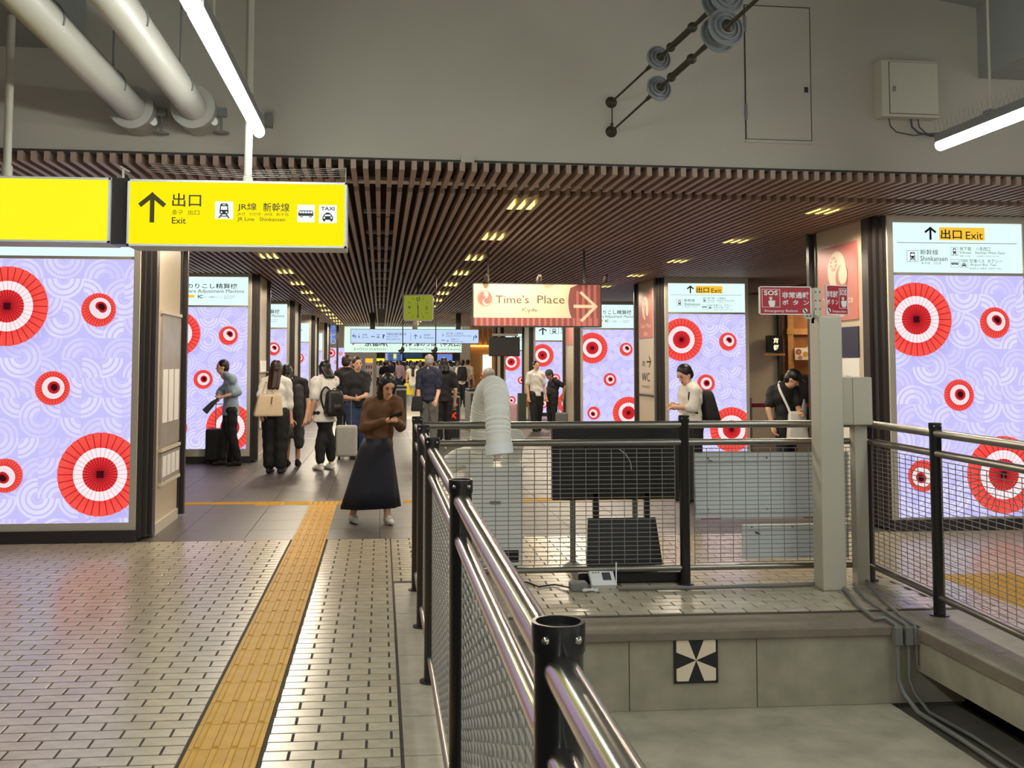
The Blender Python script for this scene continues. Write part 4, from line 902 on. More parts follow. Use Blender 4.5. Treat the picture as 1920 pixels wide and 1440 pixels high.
# back of a big display on a stand
YV = 7.95; a, c = at(1036, 865, Y=YV), at(1300, 865, Y=YV); zt_, zb_ = at(1170, 796, Y=YV).z, at(1170, 937, Y=YV).z
t = thing('display_stand', ((a.x + c.x) / 2, YV + .1, 0), 'large black display seen from behind on a black stand', 'display')
MB().box(a.x, YV, zb_, c.x, YV + .07, zt_, .008).build('display_panel', 'black_satin', t); MB().box(a.x + .25, YV - .04, zb_ + .05, c.x - .22, YV + .01, zt_ - .14, .01).build('rear_cover', 'black_plastic', t)
quick('vent', 'black_post', t, *[(a.x + .1, YV - .004, zb_ + .18 + .03 * k, a.x + .2, YV + .0, zb_ + .19 + .03 * k) for k in range(4)])
z1, z0 = at(1165, 970, Y=YV + .02).z, .03; m = MB(); x0_, x1_ = at(1103, 970, Y=YV).x, at(1229, 970, Y=YV).x; x2_, x3_ = at(1098, 1060, Y=YV).x, at(1240, 1060, Y=YV).x
m.prism([(x0_, YV, z1), (x1_, YV, z1), (x3_, YV - .06, z0), (x2_, YV - .06, z0)], (0, .03, 0)); m.build('stand_board', 'black_satin', t)
for xx in (x0_ + .06, x1_ - .06): quick('stand_arm', 'black_plastic', t, (xx - .02, YV + .0, z1 - .02, xx + .02, YV + .04, zb_ + .06))
for pxx in (1074, 1191): x = at(pxx, 1000, Y=YV + .2).x; b = MB().tube([(x, YV + .2, .0), (x, YV + .2, zb_ + .1)], .022, 12); b.lathe((x, YV + .2, 0), (0, 0, 1), [(.08, 0), (.08, .02), (.03, .05)], 14); b.build('leg_pole', 'conduit', t)
xa, xb = at(1082, 1085, Y=7.62).x, at(1284, 1085, Y=7.62).x; MB().box(xa, 7.56, 0, xb, 7.86, .075, .015).build('foot_plate', 'black_satin', t)
b = MB().tube([q(1160, 842, YV - .045), q(1172, 850, YV - .05), q(1182, 866, YV - .05), q(1184, 880, YV - .05)], .004, 6); b.build('cable', 'white_paint', t)
# grey boards behind the mesh
YBd = 7.58
def board(px, label, strips, red):
    a, c = at(px[0], px[1], Y=YBd), at(px[2], px[3], Y=YBd); t = thing('sign_board', ((a.x + c.x) / 2, YBd, c.z), label, 'board')
    quick('sheet', 'board_grey', t, (a.x, YBd, c.z, c.x, YBd + .02, a.z))
    for s0, s1 in strips: zz0, zz1 = at(1400, s1, Y=YBd).z, at(1400, s0, Y=YBd).z; quick('stiffener', 'board_grey', t, (a.x, YBd - .015, zz0, c.x, YBd, zz1)); b = MB(); [b.ball((a.x + (c.x - a.x) * k, YBd - .016, (zz0 + zz1) / 2), .007, 6, 4) for k in (.08, .46, .9)]; b.build('screws', 'ink_grey', t)
    for x0_, x1_ in red: u0, u1 = at(x0_, px[3], Y=YBd).x, at(x1_, px[3], Y=YBd).x; quick('red_tape', 'stripe_red', t, (u0, YBd - .003, c.z, u1, YBd, c.z + .008))
    for xx in (a.x + .1, c.x - .1): quick('tie', 'black_plastic', t, (xx - .006, YBd - .07, a.z - .06, xx + .006, YBd - .0, a.z - .05))
board((1303, 849, 1592, 970), 'upper grey board fixed behind the mesh beside the white column', [(851, 865), (948, 960)], [(1314, 1352), (1506, 1590)])
board((1392, 984, 1592, 1045), 'lower grey board fixed behind the mesh beside the white column', [(984, 991)], [])
# router, adapter and cord on the pavers
b0 = at(1132, 1104, Z=0); t = thing('white_device', b0, 'white box device with grey display and short antenna on the pavers', 'device')
U = Vector((1, .04, 0)).normalized(); Vv = Vector((-.04, 1, 0)).normalized(); tilt = (Vv * .80 + Vector((0, 0, .6))).normalized(); nrm = U.cross(tilt).normalized()
c0 = b0 + Vector((0, .05, .055)); MB().obox(c0, U, tilt, nrm, .085, .07, .018).build('casing', 'ac_white', t); MB().obox(c0 + nrm * .019 + U * .03 + tilt * .01, U, tilt, nrm, .03, .035, .001).build('display', 'ink_grey', t); MB().tube([c0 + U * .088 - tilt * .06, c0 + U * .088 - tilt * .06 + Vector((0, 0, .16))], .005, 8).build('antenna', 'ac_white', t)
b = MB(); [b.obox(c0 + nrm * .019 - U * (.06 - .02 * k) + tilt * .045, U, tilt, nrm, .006, .004, .001) for k in range(3)]; b.build('buttons', 'ink_grey', t)
b1 = at(1085, 1108, Z=0); t = thing('grey_adapter', b1, 'grey plastic adapter box with white cord beside the white device', 'adapter'); MB().box(b1.x - .06, b1.y - .03, 0, b1.x + .06, b1.y + .07, .06, .01).build('casing', 'conduit', t)
pts = [Vector((b1.x - .06, b1.y, .03))]; 
for k in range(40): pts.append(Vector((b1.x + .05 + .045 * math.cos(k * .9) + .001 * k, b1.y - .05 + .03 * math.sin(k * 1.1), .012 + .0012 * (k % 9))))
MB().tube(pts, .004, 5).build('cord', 'white_print', t)
MB().tube([g(930, 1072, .008), g(955, 1090, .008), g(990, 1092, .008), g(1010, 1100, .008), g(1040, 1096, .008), Vector((b1.x - .06, b1.y + .02, .02))], .006, 6).build('power_cord', 'black_plastic', None, 'black power cord snaking over the pavers to the grey adapter', 'cord')
# ================================================================== HALL FURNITURE
def gate(px, Y, label, x_on):
    x = at(px, 780, Y=Y).x; t = thing('ticket_gate', (x, Y + .7, 0), label, 'ticket gate', 'ticket gates')
    MB().box(x - .14, Y, 0, x + .14, Y + 1.5, .92, .03).build('cabinet', 'grey_paint', t); quick('front_panel', 'black_satin', t, (x - .12, Y - .01, .1, x + .12, Y + .02, .88)); MB().box(x - .15, Y + .2, .92, x + .15, Y + 1.3, .98, .02).build('top_cover', 'black_plastic', t)
    if x_on:
        p = Plate((x - .07, Y - .011, .62), (.14, 0, 0), (0, 0, -.16), (0, -1, 0), (0, 0, 10, 10)); p.line('red_x', [(2, 2), (8, 8)], 1.8); p.line('red_x', [(8, 2), (2, 8)], 1.8); p.text('white_print', 'ICOCA', 1, -4, 9, -1.4); p.done(t, 'cross_light')
gate(850, 21., 'grey ticket gate with lit red cross, behind the end of the near railing', True); gate(893, 24, 'grey ticket gate behind the cooler duct', False); gate(752, 27., 'grey ticket gate behind the woman in the brown top', False)
# shop front on the right between the pillars
YP = 21.
x0_, x1_ = at(1385, 700, Y=YP).x, at(1458, 700, Y=YP).x
quick('wall_shop_side', 'beige_wall', None, (x0_ - .1, YP, 0, x1_, YP + .2, 2.96), kind='structure')
t = thing('shop_front', (x1_ + 1.2, YP, 0), 'warm wooden restaurant front behind the man with the white bag', 'shop front')
quick('post_beam', 'fin_dark', t, (x1_, YP - .08, 0, x1_ + .09, YP + .2, 3)); quick('wood_wall', 'wood_warm', t, (x1_ + .09, YP + .05, 0, 11.9, YP + .2, 3.))
for xx in (.22, .95, 1.8, 2.6): quick('timber_upright', 'wood_light', t, (x1_ + xx, YP - .02, 0, x1_ + xx + .12, YP + .06, 3))
quick('timber_crossbeam', 'wood_light', t, (x1_ + .2, YP - .03, 2.15, 11.5, YP + .05, 2.27)); 
zz = at(1455, 645, Y=YP - .3); quick('lantern_box', 'black_plastic', t, (zz.x - .14, YP - .3, zz.z - .17, zz.x + .14, YP - .1, zz.z + .17)); f = quick('lantern_shelf', 'wood_light', t, (zz.x - .18, YP - .32, zz.z - .23, zz.x + .18, YP - .08, zz.z - .19)); p = Plate((zz.x - .07, YP - .301, zz.z + .14), (.14, 0, 0), (0, 0, -.28), (0, -1, 0), (0, 0, 10, 20)); p.text('lantern', '京', 1, 1, 9, 9, 1, .03); p.text('lantern', '都', 1, 11, 9, 19, 1, .03); p.done(t, 'lantern_lettering')
a, c = at(1490, 652, Y=YP - .05), at(1524, 675, Y=YP - .05); quick('food_poster', 'white_print', t, (a.x, YP - .06, c.z, c.x + .2, YP - .04, a.z)); p = Plate((a.x, YP - .061, a.z), (c.x - a.x, 0, 0), (0, 0, c.z - a.z), (0, -1, 0), (0, 0, 34, 23)); p.disc('wood_warm', 7, 8, 5.5); p.disc('pink_print', 7, 8, 3.5, 2); p.disc('wood_light', 10, 18, 4); p.disc('wood_light', 20, 12, 5); p.done(t, 'food_picture')
a, c = at(1472, 706, Y=YP - .12), at(1516, 800, Y=YP - .12); quick('menu_blackboard', 'black_satin', t, (a.x, YP - .12, c.z, c.x, YP - .08, a.z)); quick('blackboard_frame', 'fin_dark', t, (a.x - .04, YP - .13, c.z, a.x, YP - .07, a.z + .04), (a.x, YP - .13, a.z, c.x, YP - .07, a.z + .04), (c.x, YP - .13, c.z, c.x + .04, YP - .07, a.z + .04))
MB().tube([at(1473, 712, Y=YP - .03), at(1473, 790, Y=YP - .03)], .02, 8).build('light_strip', 'warm_glow', t); quick('counter', 'wood_light', t, (c.x + .05, YP - .6, 0, 11.5, YP - .1, 1.0))
b = MB(); a = at(1512, 650, Y=YP - .3); b.prism([(a.x, YP - .3, a.z), (a.x + .5, YP - .3, a.z), (a.x + .5, YP - .3, a.z - .4), (a.x + .15, YP - .3, a.z - .25)], (0, .01, 0)); b.build('noren_cloth', 'white_print', t)
al = bpy.data.lights.new('shop_light', 'AREA'); al.energy = 60; al.size = 1.5; al.color = (1, .72, .42); ao = bpy.data.objects.new('shop_light', al); COL.objects.link(ao); ao.parent = t; ao.location = Vector((x1_ + 1.5, YP - .9, 2.9)) - WL[t.name]
t = thing('belt_barrier', (x1_ - .6, 17.9, 0), 'red belt barrier strung on steel posts behind the man with the white bag', 'barrier')
for xx in (at(1408, 800, Y=18.6).x, at(1560, 800, Y=18.6).x): b = MB().tube([(xx, 18.6, 0), (xx, 18.6, .95)], .025, 10); b.lathe((xx, 18.6, 0), (0, 0, 1), [(.16, 0), (.16, .015), (.03, .03)], 16); b.build('barrier_post', 'steel_dull', t)
quick('belt', mat('belt_red', (190, 24, 36), .5), t, (at(1396, 800, Y=18.6).x - .3, 18.595, .78, at(1560, 800, Y=18.6).x, 18.605, .85))
# far hall
YE = 62.
def far(name, label, px, Y, m, cat, depth=.3):
    a, c = at(px[0], px[1], Y=Y), at(px[2], px[3], Y=Y); return MB().box(a.x, Y, c.z, c.x, Y + depth, a.z).build(name, m, None, label, cat), a, c
for px, lab in (((674, 640, 706, 760), 'beige column in the far hall left of the ticket barrier'), ((866, 640, 884, 760), 'beige column in the far hall right of the ticket barrier')):
    a, c = at(px[0], 650, Y=46.), at(px[2], 650, Y=46.); t = thing('far_column', ((a.x + c.x) / 2, 46.5, 0), lab, 'column'); quick('shaft', 'beige_wall', t, (a.x, 46, .2, c.x, 47, 4.2)); quick('column_base', 'fin_dark', t, (a.x - .02, 45.98, 0, c.x + .02, 47.02, .2))
a, c = at(671, 661, Y=45.), at(684, 735, Y=45.); quick('tall_panel', mat('lilac', (190, 180, 200), .5), None, (a.x, 45., 0, c.x, 45.2, a.z), label='tall lilac panel standing in front of the far left column', cat='panel')
a, c = at(685, 672, Y=45.5), at(699, 735, Y=45.5); t = thing('notice_board', ((a.x + c.x) / 2, 45.5, 0), 'notice board with yellow header beside the far lilac panel', 'notice board'); quick('panel', 'white_print', t, (a.x, 45.5, .05, c.x, 45.6, a.z)); quick('header', 'sign_exit_yellow', t, (a.x, 45.48, a.z - .18, c.x, 45.52, a.z)); p = Plate((a.x, 45.5, a.z - .2), (c.x - a.x, 0, 0), (0, 0, -.9), (0, -1, 0), (0, 0, 10, 10))
for i in range(3):
    for j in range(3): p.rect('red_print' if j < 2 else 'ink_grey', 1 + 3 * i, 1 + 3 * j, 2.6 + 3 * i, 2.6 + 3 * j)
p.done(t, 'pictograms')
a, c = at(706, 660, Y=YE), at(866, 679, Y=YE); t = thing('departure_board', ((a.x + c.x) / 2, YE, c.z), 'bank of departure boards over the crowd at the far end', 'display board')
quick('backing', 'black_plastic', t, (a.x, YE, c.z, c.x, YE + .3, a.z)); P = lambda x0, y0, x1, y1, m, n='board_face': (lambda u, v: quick(n, m, t, (u.x, YE - .03, v.z, v.x, YE, u.z)))(at(x0, y0, Y=YE), at(x1, y1, Y=YE))
P(722, 662, 754, 676, 'screen_blue'); P(757, 662, 792, 671, 'board_led'); P(820, 664, 848, 679, 'screen_blue'); P(820, 661, 848, 664, 'red_print'); P(706, 672, 721, 677, 'yellow_strip', 'strip_light'); P(762, 673, 800, 677.5, 'yellow_strip', 'strip_light'); P(706, 677.5, 866, 680, 'bright_white', 'strip_light')
p = Plate(at(722, 662, Y=YE) - Vector((0, .031, 0)), at(754, 662, Y=YE) - at(722, 662, Y=YE), at(722, 676, Y=YE) - at(722, 662, Y=YE), (0, -1, 0), (0, 0, 32, 14))
for k in range(5): p.rect('board_led', 6, 1 + 2.6 * k, 15, 2.6 + 2.6 * k); p.rect('board_led', 22, 1 + 2.6 * k, 30, 2.6 + 2.6 * k); p.rect('sign_exit_yellow', 1, 1 + 2.6 * k, 4, 2.4 + 2.6 * k)
p.rect('yellow_strip', 16, 2, 21, 10); p.done(t, 'board_rows')
for xx in (a.x + .3, c.x - .3): MB().tube([(xx, YE + .15, a.z - .02), (xx, YE + .15, 4.205)], .03, 8).build('hanger', 'grey_paint', t)
for k in range(6):
    x = -9 + 4 * k; quick('ceiling_light_panel', 'bright_white', None, (x, 43, 4.14, x + 1.2, 62, 4.19), label='%s long white light panel in the far hall ceiling' % ['first', 'second', 'third', 'fourth', 'fifth', 'sixth'][k], cat='light')
a = at(884, 612, Y=42.); t = thing('lit_shop', (a.x + 2, 42.6, 0), 'bright shop with lit timber lattice at the far right end', 'shop front')
quick('shop_wall', 'wood_light', t, (a.x, 42.5, 0, a.x + 2.2, 42.8, 3.3))
for k in range(9): quick('lattice_bar', 'wood_light', t, (a.x + .25 + .2 * k, 42.3, 2.3, a.x + .31 + .2 * k, 42.45, 3.2))
quick('glow_strip', 'warm_glow', t, (a.x, 42.35, 2.22, a.x + 2.1, 42.5, 2.28)); 
for x0_, x1_, m in ((.5, .85, 'bright_white'), (1.2, 1.4, 'red_print'), (1.6, 1.72, 'bright_white')): quick('shop_window', m, t, (a.x + x0_, 42.45, .9, a.x + x1_, 42.5, 1.9))
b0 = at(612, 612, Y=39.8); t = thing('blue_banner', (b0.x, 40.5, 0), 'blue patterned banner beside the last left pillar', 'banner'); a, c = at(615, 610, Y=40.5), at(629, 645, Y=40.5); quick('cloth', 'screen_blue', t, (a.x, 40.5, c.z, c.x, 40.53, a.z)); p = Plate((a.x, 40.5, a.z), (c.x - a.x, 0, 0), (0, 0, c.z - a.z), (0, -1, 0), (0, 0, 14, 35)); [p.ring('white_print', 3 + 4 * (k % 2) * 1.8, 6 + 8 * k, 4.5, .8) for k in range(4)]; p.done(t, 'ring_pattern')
a, c = at(615, 652, Y=40.5), at(629, 720, Y=40.5); b = MB(); screen_mesh(b, a.x, a.x + .62, 40.55, .1, a.z); b.build('banner_screen', LED, t); quick('banner_pole', 'fin_dark', t, (c.x + .02, 40.5, 0, c.x + .1, 40.6, 3.))
#--PART4--
# ================================================================== PEOPLE
mat('skin', (214, 168, 140), .5); mat('skin_tan', (190, 140, 110), .5); mat('hair_black', (24, 20, 20), .42); mat('hair_brown', (52, 34, 28), .42); mat('hair_grey', (150, 146, 142), .5)
mat('lip', (176, 96, 88), .5); mat('eye_dark', (26, 20, 18), .3)
CLOTH = {'blue_shirt': (146, 164, 182), 'black_cloth': (24, 24, 28), 'white_cloth': (228, 226, 220), 'navy_cloth': (34, 40, 64), 'deep_navy': (24, 28, 44), 'brown_cloth': (92, 62, 36), 'jeans': (44, 62, 100), 'grey_cloth': (112, 112, 110), 'light_grey': (176, 176, 172), 'beige_bag': (214, 192, 162), 'pale_jeans': (160, 170, 186), 'dark_grey_cloth': (58, 58, 60), 'pink_case': (222, 180, 190), 'yellow_bag': (240, 214, 20), 'green_cloth': (58, 70, 56), 'leather_brown': (104, 56, 36), 'shoe_white': (224, 222, 214)}
for k, v in CLOTH.items(): mat(k, v, .75, var=.06, scale=25, bump=.05)
def remesh(mb, vox, smooth=6, extra=None, folds=0.):
    "one continuous surface grown over the overlapping shapes"
    me = bpy.data.meshes.new('grown'); me.from_pydata(mb.v, [], mb.f)
    b = bmesh.new(); b.from_mesh(me); bmesh.ops.recalc_face_normals(b, faces=b.faces); b.to_mesh(me); b.free()
    o = bpy.data.objects.new('grown', me); TS.collection.objects.link(o)
    m = o.modifiers.new('r', 'REMESH'); m.mode = 'VOXEL'; m.voxel_size = vox; m.use_smooth_shade = True
    s = o.modifiers.new('s', 'SMOOTH'); s.iterations = smooth; s.factor = .5
    TV.update(); out = bpy.data.meshes.new_from_object(o.evaluated_get(TV.depsgraph)); bpy.data.objects.remove(o); bpy.data.meshes.remove(me)
    r_ = MB(); r_.add([v.co.copy() for v in out.vertices], [tuple(p.vertices) for p in out.polygons], True); bpy.data.meshes.remove(out)
    if folds:
        for i, p in enumerate(r_.v): r_.v[i] = p + Vector((math.sin(p.z * 47 + p.x * 31), math.sin(p.z * 39 + p.y * 53 + 1), 0)) * folds
    return r_
def person(label, foot, H, phi, top, bottom, skin='skin', hair='hair_black', shoe='black_cloth', px=None, hairstyle='short', lower='trousers', sleeve='short', tilt=0., head_turn=0., cap=None, vox=.013, hem=.50, legw=1., fat=1., group=None, open_vest=None, step=0., pant_end=.05):
    "foot: pixel of the ground point; phi: 0 faces the camera, 90 faces right; px: joints overridden by (pixel x, pixel y, depth offset)"
    G = at(*foot, Z=0) if len(foot) == 2 else Vector(foot)
    a = math.radians(phi); f = Vector((math.sin(a), -math.cos(a), 0)); r = Vector((-math.cos(a), -math.sin(a), 0)); up = Vector((0, 0, 1))
    L = lambda x, y, z: G + (r * x + f * y + up * z) * H
    j = {'pelvis': L(0, 0, .53), 'chest': L(0, 0, .74), 'neck': L(0, -.01, .845), 'head': L(0, .012, .928),
         'Rs': L(.108, 0, .805), 'Ls': L(-.108, 0, .805), 'Re': L(.135, -.01, .635), 'Le': L(-.135, -.01, .635), 'Rw': L(.14, .04, .49), 'Lw': L(-.14, .04, .49),
         'Rh': L(.05, 0, .52), 'Lh': L(-.05, 0, .52), 'Rk': L(.052, .01 + step * .5, .285), 'Lk': L(-.052, .01 - step * .3, .285), 'Ra': L(.052, step, .05), 'La': L(-.052, -step, .05)}
    for k, v in (px or {}).items(): j[k] = at(v[0], v[1], Y=G.y + v[2])
    t = thing('person', G, label, 'person', group)
    # ---- body
    b = MB()
    rotz = Matrix.Rotation(math.atan2(r.y, r.x), 3, 'Z')
    def torso(b, k, chest=True, belly=True):
        b.ball(j['pelvis'] + up * .005 * H, Vector((.092, .066, .075)) * H * k * fat, 12, 8, rotz)
        w_ = j['pelvis'].lerp(j['chest'], .5); b.ball(w_, Vector((.078, .058, .10)) * H * k * fat, 12, 8, rotz)
        c = j['chest'].lerp(j['neck'], .05); b.ball(c, Vector((.095, .064, .105)) * H * k * fat, 12, 8, rotz)
        b.cap(j['Rs'].lerp(j['neck'], .15), .036 * H * k, j['Ls'].lerp(j['neck'], .15), .036 * H * k)
        b.cap(j['Rs'], .036 * H * k, j['neck'].lerp(j['head'], .2), .026 * H * k); b.cap(j['Ls'], .036 * H * k, j['neck'].lerp(j['head'], .2), .026 * H * k)
    torso(b, 1.)
    b.cap(j['neck'] - up * .02 * H, .034 * H, j['head'] - up * .03 * H, .032 * H)
    hd = j['head']; ht = math.radians(phi + head_turn); hf0 = Vector((math.sin(ht), -math.cos(ht), 0)); hr = Vector((-math.cos(ht), -math.sin(ht), 0))
    hf = (hf0 * math.cos(math.radians(tilt)) - up * math.sin(math.radians(tilt))).normalized(); hu = hr.cross(hf).normalized()
    RM = Matrix((hr, hf, hu)).transposed(); HP = lambda x, y, z: hd + RM @ Vector((x, y, z)) * H
    b.ball(HP(0, 0, .012), Vector((.044, .054, .056)) * H, 14, 10, RM); b.ball(HP(0, .014, -.024), Vector((.034, .036, .042)) * H, 12, 8, RM)
    b.cap(HP(0, .05, .002), .005 * H, HP(0, .061, -.014), .0085 * H, 8); b.ball(HP(.046, -.002, -.004), Vector((.006, .011, .018)) * H, 8, 6, RM); b.ball(HP(-.046, -.002, -.004), Vector((.006, .011, .018)) * H, 8, 6, RM)
    for s in 'RL':
        b.cap(j[s + 's'], .032 * H, j[s + 'e'], .024 * H); b.cap(j[s + 'e'], .0245 * H, j[s + 'w'], .0165 * H)
        b.cap(j[s + 'h'], .050 * H * fat, j[s + 'k'], .034 * H * fat); b.cap(j[s + 'k'], .034 * H * fat, j[s + 'a'], .022 * H); b.ball(j[s + 'k'].lerp(j[s + 'a'], .28) - f * .008 * H, Vector((.029, .032, .065)) * H, 10, 7)
        d = (j[s + 'w'] - j[s + 'e']).normalized(); b.cap(j[s + 'w'], .016 * H, j[s + 'w'] + d * .045 * H, .021 * H)
        b.cap(j[s + 'a'], .022 * H, j[s + 'a'] + f * .03 * H - up * .025 * H, .02 * H)
    body = remesh(b, vox, 4)
    for s in 'RL':                                    # five bent fingers on each palm
        d = (j[s + 'w'] - j[s + 'e']).normalized(); sd = d.cross(f if abs(d.dot(f)) < .8 else up).normalized(); nn = d.cross(sd).normalized()
        if nn.dot(f) < 0: nn = -nn
        pb = j[s + 'w'] + d * .05 * H
        for q, ln in ((-1.5, .036), (-.5, .042), (.5, .040), (1.5, .032)):
            b0_ = pb + sd * q * .0092 * H; b1_ = b0_ + (d * .9 + nn * .25).normalized() * ln * .55 * H; b2_ = b1_ + (d * .55 + nn * .8).normalized() * ln * .5 * H
            body.cap(b0_, .0052 * H, b1_, .005 * H, 6); body.cap(b1_, .005 * H, b2_, .004 * H, 6)
        b0_ = j[s + 'w'] + d * .02 * H + sd * .016 * H; b1_ = b0_ + (d * .7 + sd * .6 + nn * .3).normalized() * .03 * H; body.cap(b0_, .0065 * H, b1_, .0055 * H, 6); body.cap(b1_, .0055 * H, b1_ + (d + nn * .4).normalized() * .02 * H, .0045 * H, 6)
    body.build('body', skin, t)
    for s_ in (1, -1): MB().ball(HP(.018 * s_, .049, .008), Vector((.0085, .004, .0045)) * H, 8, 6, RM).build('eye', 'eye_dark', t); MB().cap(HP(.010 * s_, .051, .020), .0022 * H, HP(.027 * s_, .046, .021), .0018 * H, 6).build('eyebrow', hair, t)
    MB().ball(HP(0, .0495, -.034), Vector((.014, .004, .0045)) * H, 8, 6, RM).build('mouth', 'lip', t)
    # ---- hair
    h = MB(); h.ball(HP(0, -.010, .024), Vector((.0515, .056, .055)) * H, 14, 10, RM); h.ball(HP(0, -.026, -.002), Vector((.048, .04, .05)) * H, 12, 8, RM)
    if hairstyle in ('long', 'bob', 'tied'):
        for x in (-.038, 0, .038):
            z_ = {'long': -.17, 'bob': -.075, 'tied': -.05}[hairstyle]
            lo = hd - hf0 * (.088 if x == 0 else .072) * H + hr * x * .95 * H + up * z_ * H
            h.cap(HP(x, -.03 if x == 0 else -.012, .0), .024 * H, lo, .021 * H)
        if hairstyle == 'tied': h.cap(hd - hf0 * .06 * H - up * .04 * H, .026 * H, hd - hf0 * .075 * H - up * .21 * H, .036 * H)
        for x in (-.046, .046): h.cap(HP(x, .012, .02), .012 * H, HP(x, .008, -.05), .011 * H)
    remesh(h, vox * .8, 3).build('hair', hair, t)
    if cap:
        c = MB(); c.ball(HP(0, -.006, .032), Vector((.056, .062, .05)) * H, 14, 10, RM); c.ball(HP(0, .06, .03), Vector((.04, .045, .008)) * H, 12, 6, RM); remesh(c, vox * .7, 2).build('cap', cap, t)
    # ---- top
    c = MB(); torso(c, 1.13); 
    hz = j['pelvis'] + up * (hem - .53) * H
    rings = [(j['pelvis'].lerp(j['chest'], .75), .088, .062), (j['pelvis'].lerp(j['chest'], .4), .092, .068), (hz, .102 + max(0, .5 - hem) * .12, .080 + max(0, .5 - hem) * .12)]; n_ = 28; vs = []
    for q_, wx, wy in rings: vs += [q_ + (r * math.cos(2 * PI * i / n_) * wx + f * math.sin(2 * PI * i / n_) * wy) * H * fat for i in range(n_)]
    c.add(vs, [tuple(range(n_))[::-1], tuple(range(2 * n_, 3 * n_))] + [(i * n_ + q_, i * n_ + (q_ + 1) % n_, (i + 1) * n_ + (q_ + 1) % n_, (i + 1) * n_ + q_) for i in range(2) for q_ in range(n_)])
    for s in 'RL':
        if sleeve == 'none': c.cap(j[s + 's'].lerp(j['neck'], .2), .04 * H, j[s + 's'], .04 * H); continue
        puff = 1.35 if sleeve == 'puff' else 1.
        e_ = j[s + 's'].lerp(j[s + 'e'], .75 if sleeve in ('short', 'puff') else 1.); c.cap(j[s + 's'], .042 * H * puff, e_, .037 * H * puff)
        if sleeve == 'long': c.cap(j[s + 'e'], .035 * H, j[s + 'e'].lerp(j[s + 'w'], .93), .027 * H)
        if sleeve == 'rolled': c.cap(j[s + 'e'], .036 * H, j[s + 'e'].lerp(j[s + 'w'], .35), .033 * H)
    remesh(c, vox, 4, folds=.004).build('top', top, t)
    if open_vest:
        c = MB(); 
        for s_ in (1, -1): c.cap(j['chest'] + r * .06 * s_ * H - f * .03 * H, .06 * H, j['pelvis'] + r * .07 * s_ * H - f * .05 * H, .06 * H); c.cap(j['pelvis'] + r * .07 * s_ * H - f * .05 * H, .06 * H, G + r * .08 * s_ * H - f * .06 * H + up * .22 * H, .05 * H)
        remesh(c, vox, 4, folds=.004).build('long_vest', open_vest, t)
    # ---- lower garment
    c = MB()
    if lower in ('skirt', 'wide', 'knee_skirt'):
        z1 = {'skirt': .10, 'wide': .10, 'knee_skirt': .27}[lower]; n = 36; vs = []; fs = []; rr = []
        mid = (j['Ra'] + j['La']) / 2; spread = (j['Ra'] - j['La']).length / 2
        for i, k in enumerate([0, .15, .3, .5, .75, 1.]):
            zc = j['pelvis'].z + .06 * H + (G.z + z1 * H - j['pelvis'].z - .06 * H) * k; cc = j['pelvis'].lerp(Vector((mid.x, mid.y, zc)), k); cc.z = zc
            wx = (.082 + (.012 if k else 0)) * H * (1 - k) + (spread + .05 * H * legw) * k; wy = (.066 + .02 * k) * H * legw
            for q in range(n):
                an = 2 * PI * q / n; fo = 1 + .05 * k * math.sin(an * 9) + (.0 if lower != 'wide' else -.10 * k * (abs(math.cos(an)) < .2))
                vs.append(cc + (r * math.cos(an) * wx + f * math.sin(an) * wy) * fo)
        for i in range(5):
            for q in range(n): fs.append((i * n + q, i * n + (q + 1) % n, (i + 1) * n + (q + 1) % n, (i + 1) * n + q))
        c.add(vs, fs, True); o = c.build('skirt' if lower != 'wide' else 'wide_trousers', bottom, t); sd_ = o.modifiers.new('thickness', 'SOLIDIFY'); sd_.thickness = .006
    else:
        c.ball(j['pelvis'], Vector((.098, .072, .078)) * H * fat, 12, 8, rotz); 
        for s in 'RL':
            c.cap(j[s + 'h'], .062 * H * legw * fat, j[s + 'k'], .049 * H * legw * fat); 
            if lower == 'shorts': continue
            e_ = j[s + 'k'].lerp(j[s + 'a'], 1. if pant_end <= .05 else 1 - (pant_end - .05) / .235) + up * .028 * H * legw; c.cap(j[s + 'k'], .049 * H * legw * fat, e_, .041 * H * legw)
        remesh(c, vox, 4, folds=.003).build('trousers', bottom, t)
    # ---- shoes
    for s in 'RL':
        g_ = Vector((j[s + 'a'].x, j[s + 'a'].y, G.z)); c = MB()
        c.cap(g_ - f * .02 * H + up * .024 * H, .022 * H, g_ + f * .085 * H + up * .018 * H, .018 * H); c.cap(g_ - f * .02 * H + up * .022 * H, .024 * H, g_ + f * .03 * H + up * .03 * H, .027 * H); c.cap(g_ - f * .015 * H + up * .05 * H, .024 * H, g_ + f * .005 * H + up * .03 * H, .025 * H); c.box(g_.x - .01, g_.y - .01, 0, g_.x + .01, g_.y + .01, .03)
        m = remesh(c, .009, 3); zm = min(v.z for v in m.v)
        for v in m.v: v.z = max(v.z - zm, 0)
        sh = m.build('shoe', shoe, t)
        if shoe == 'shoe_white': s2_ = MB(); s2_.cap(g_ - f * .02 * H + up * .008, .008, g_ + f * .09 * H + up * .008, .008, 8); [s2_.cap(g_ + f * (.03 + .012 * k) * H + r * .016 * H + up * (.055 - .004 * k) * H, .0025, g_ + f * (.03 + .012 * k) * H - r * .016 * H + up * (.055 - .004 * k) * H, .0025, 5) for k in range(4)]; s2_.build('laces', 'light_grey', sh)
    return t, j, f, r
def soft(P, n=2):
    P = [Vector(q) for q in P]
    for _ in range(n): P = [P[0]] + sum([[P[i].lerp(P[i + 1], .25), P[i].lerp(P[i + 1], .75)] for i in range(len(P) - 1)], []) + [P[-1]]
    return P
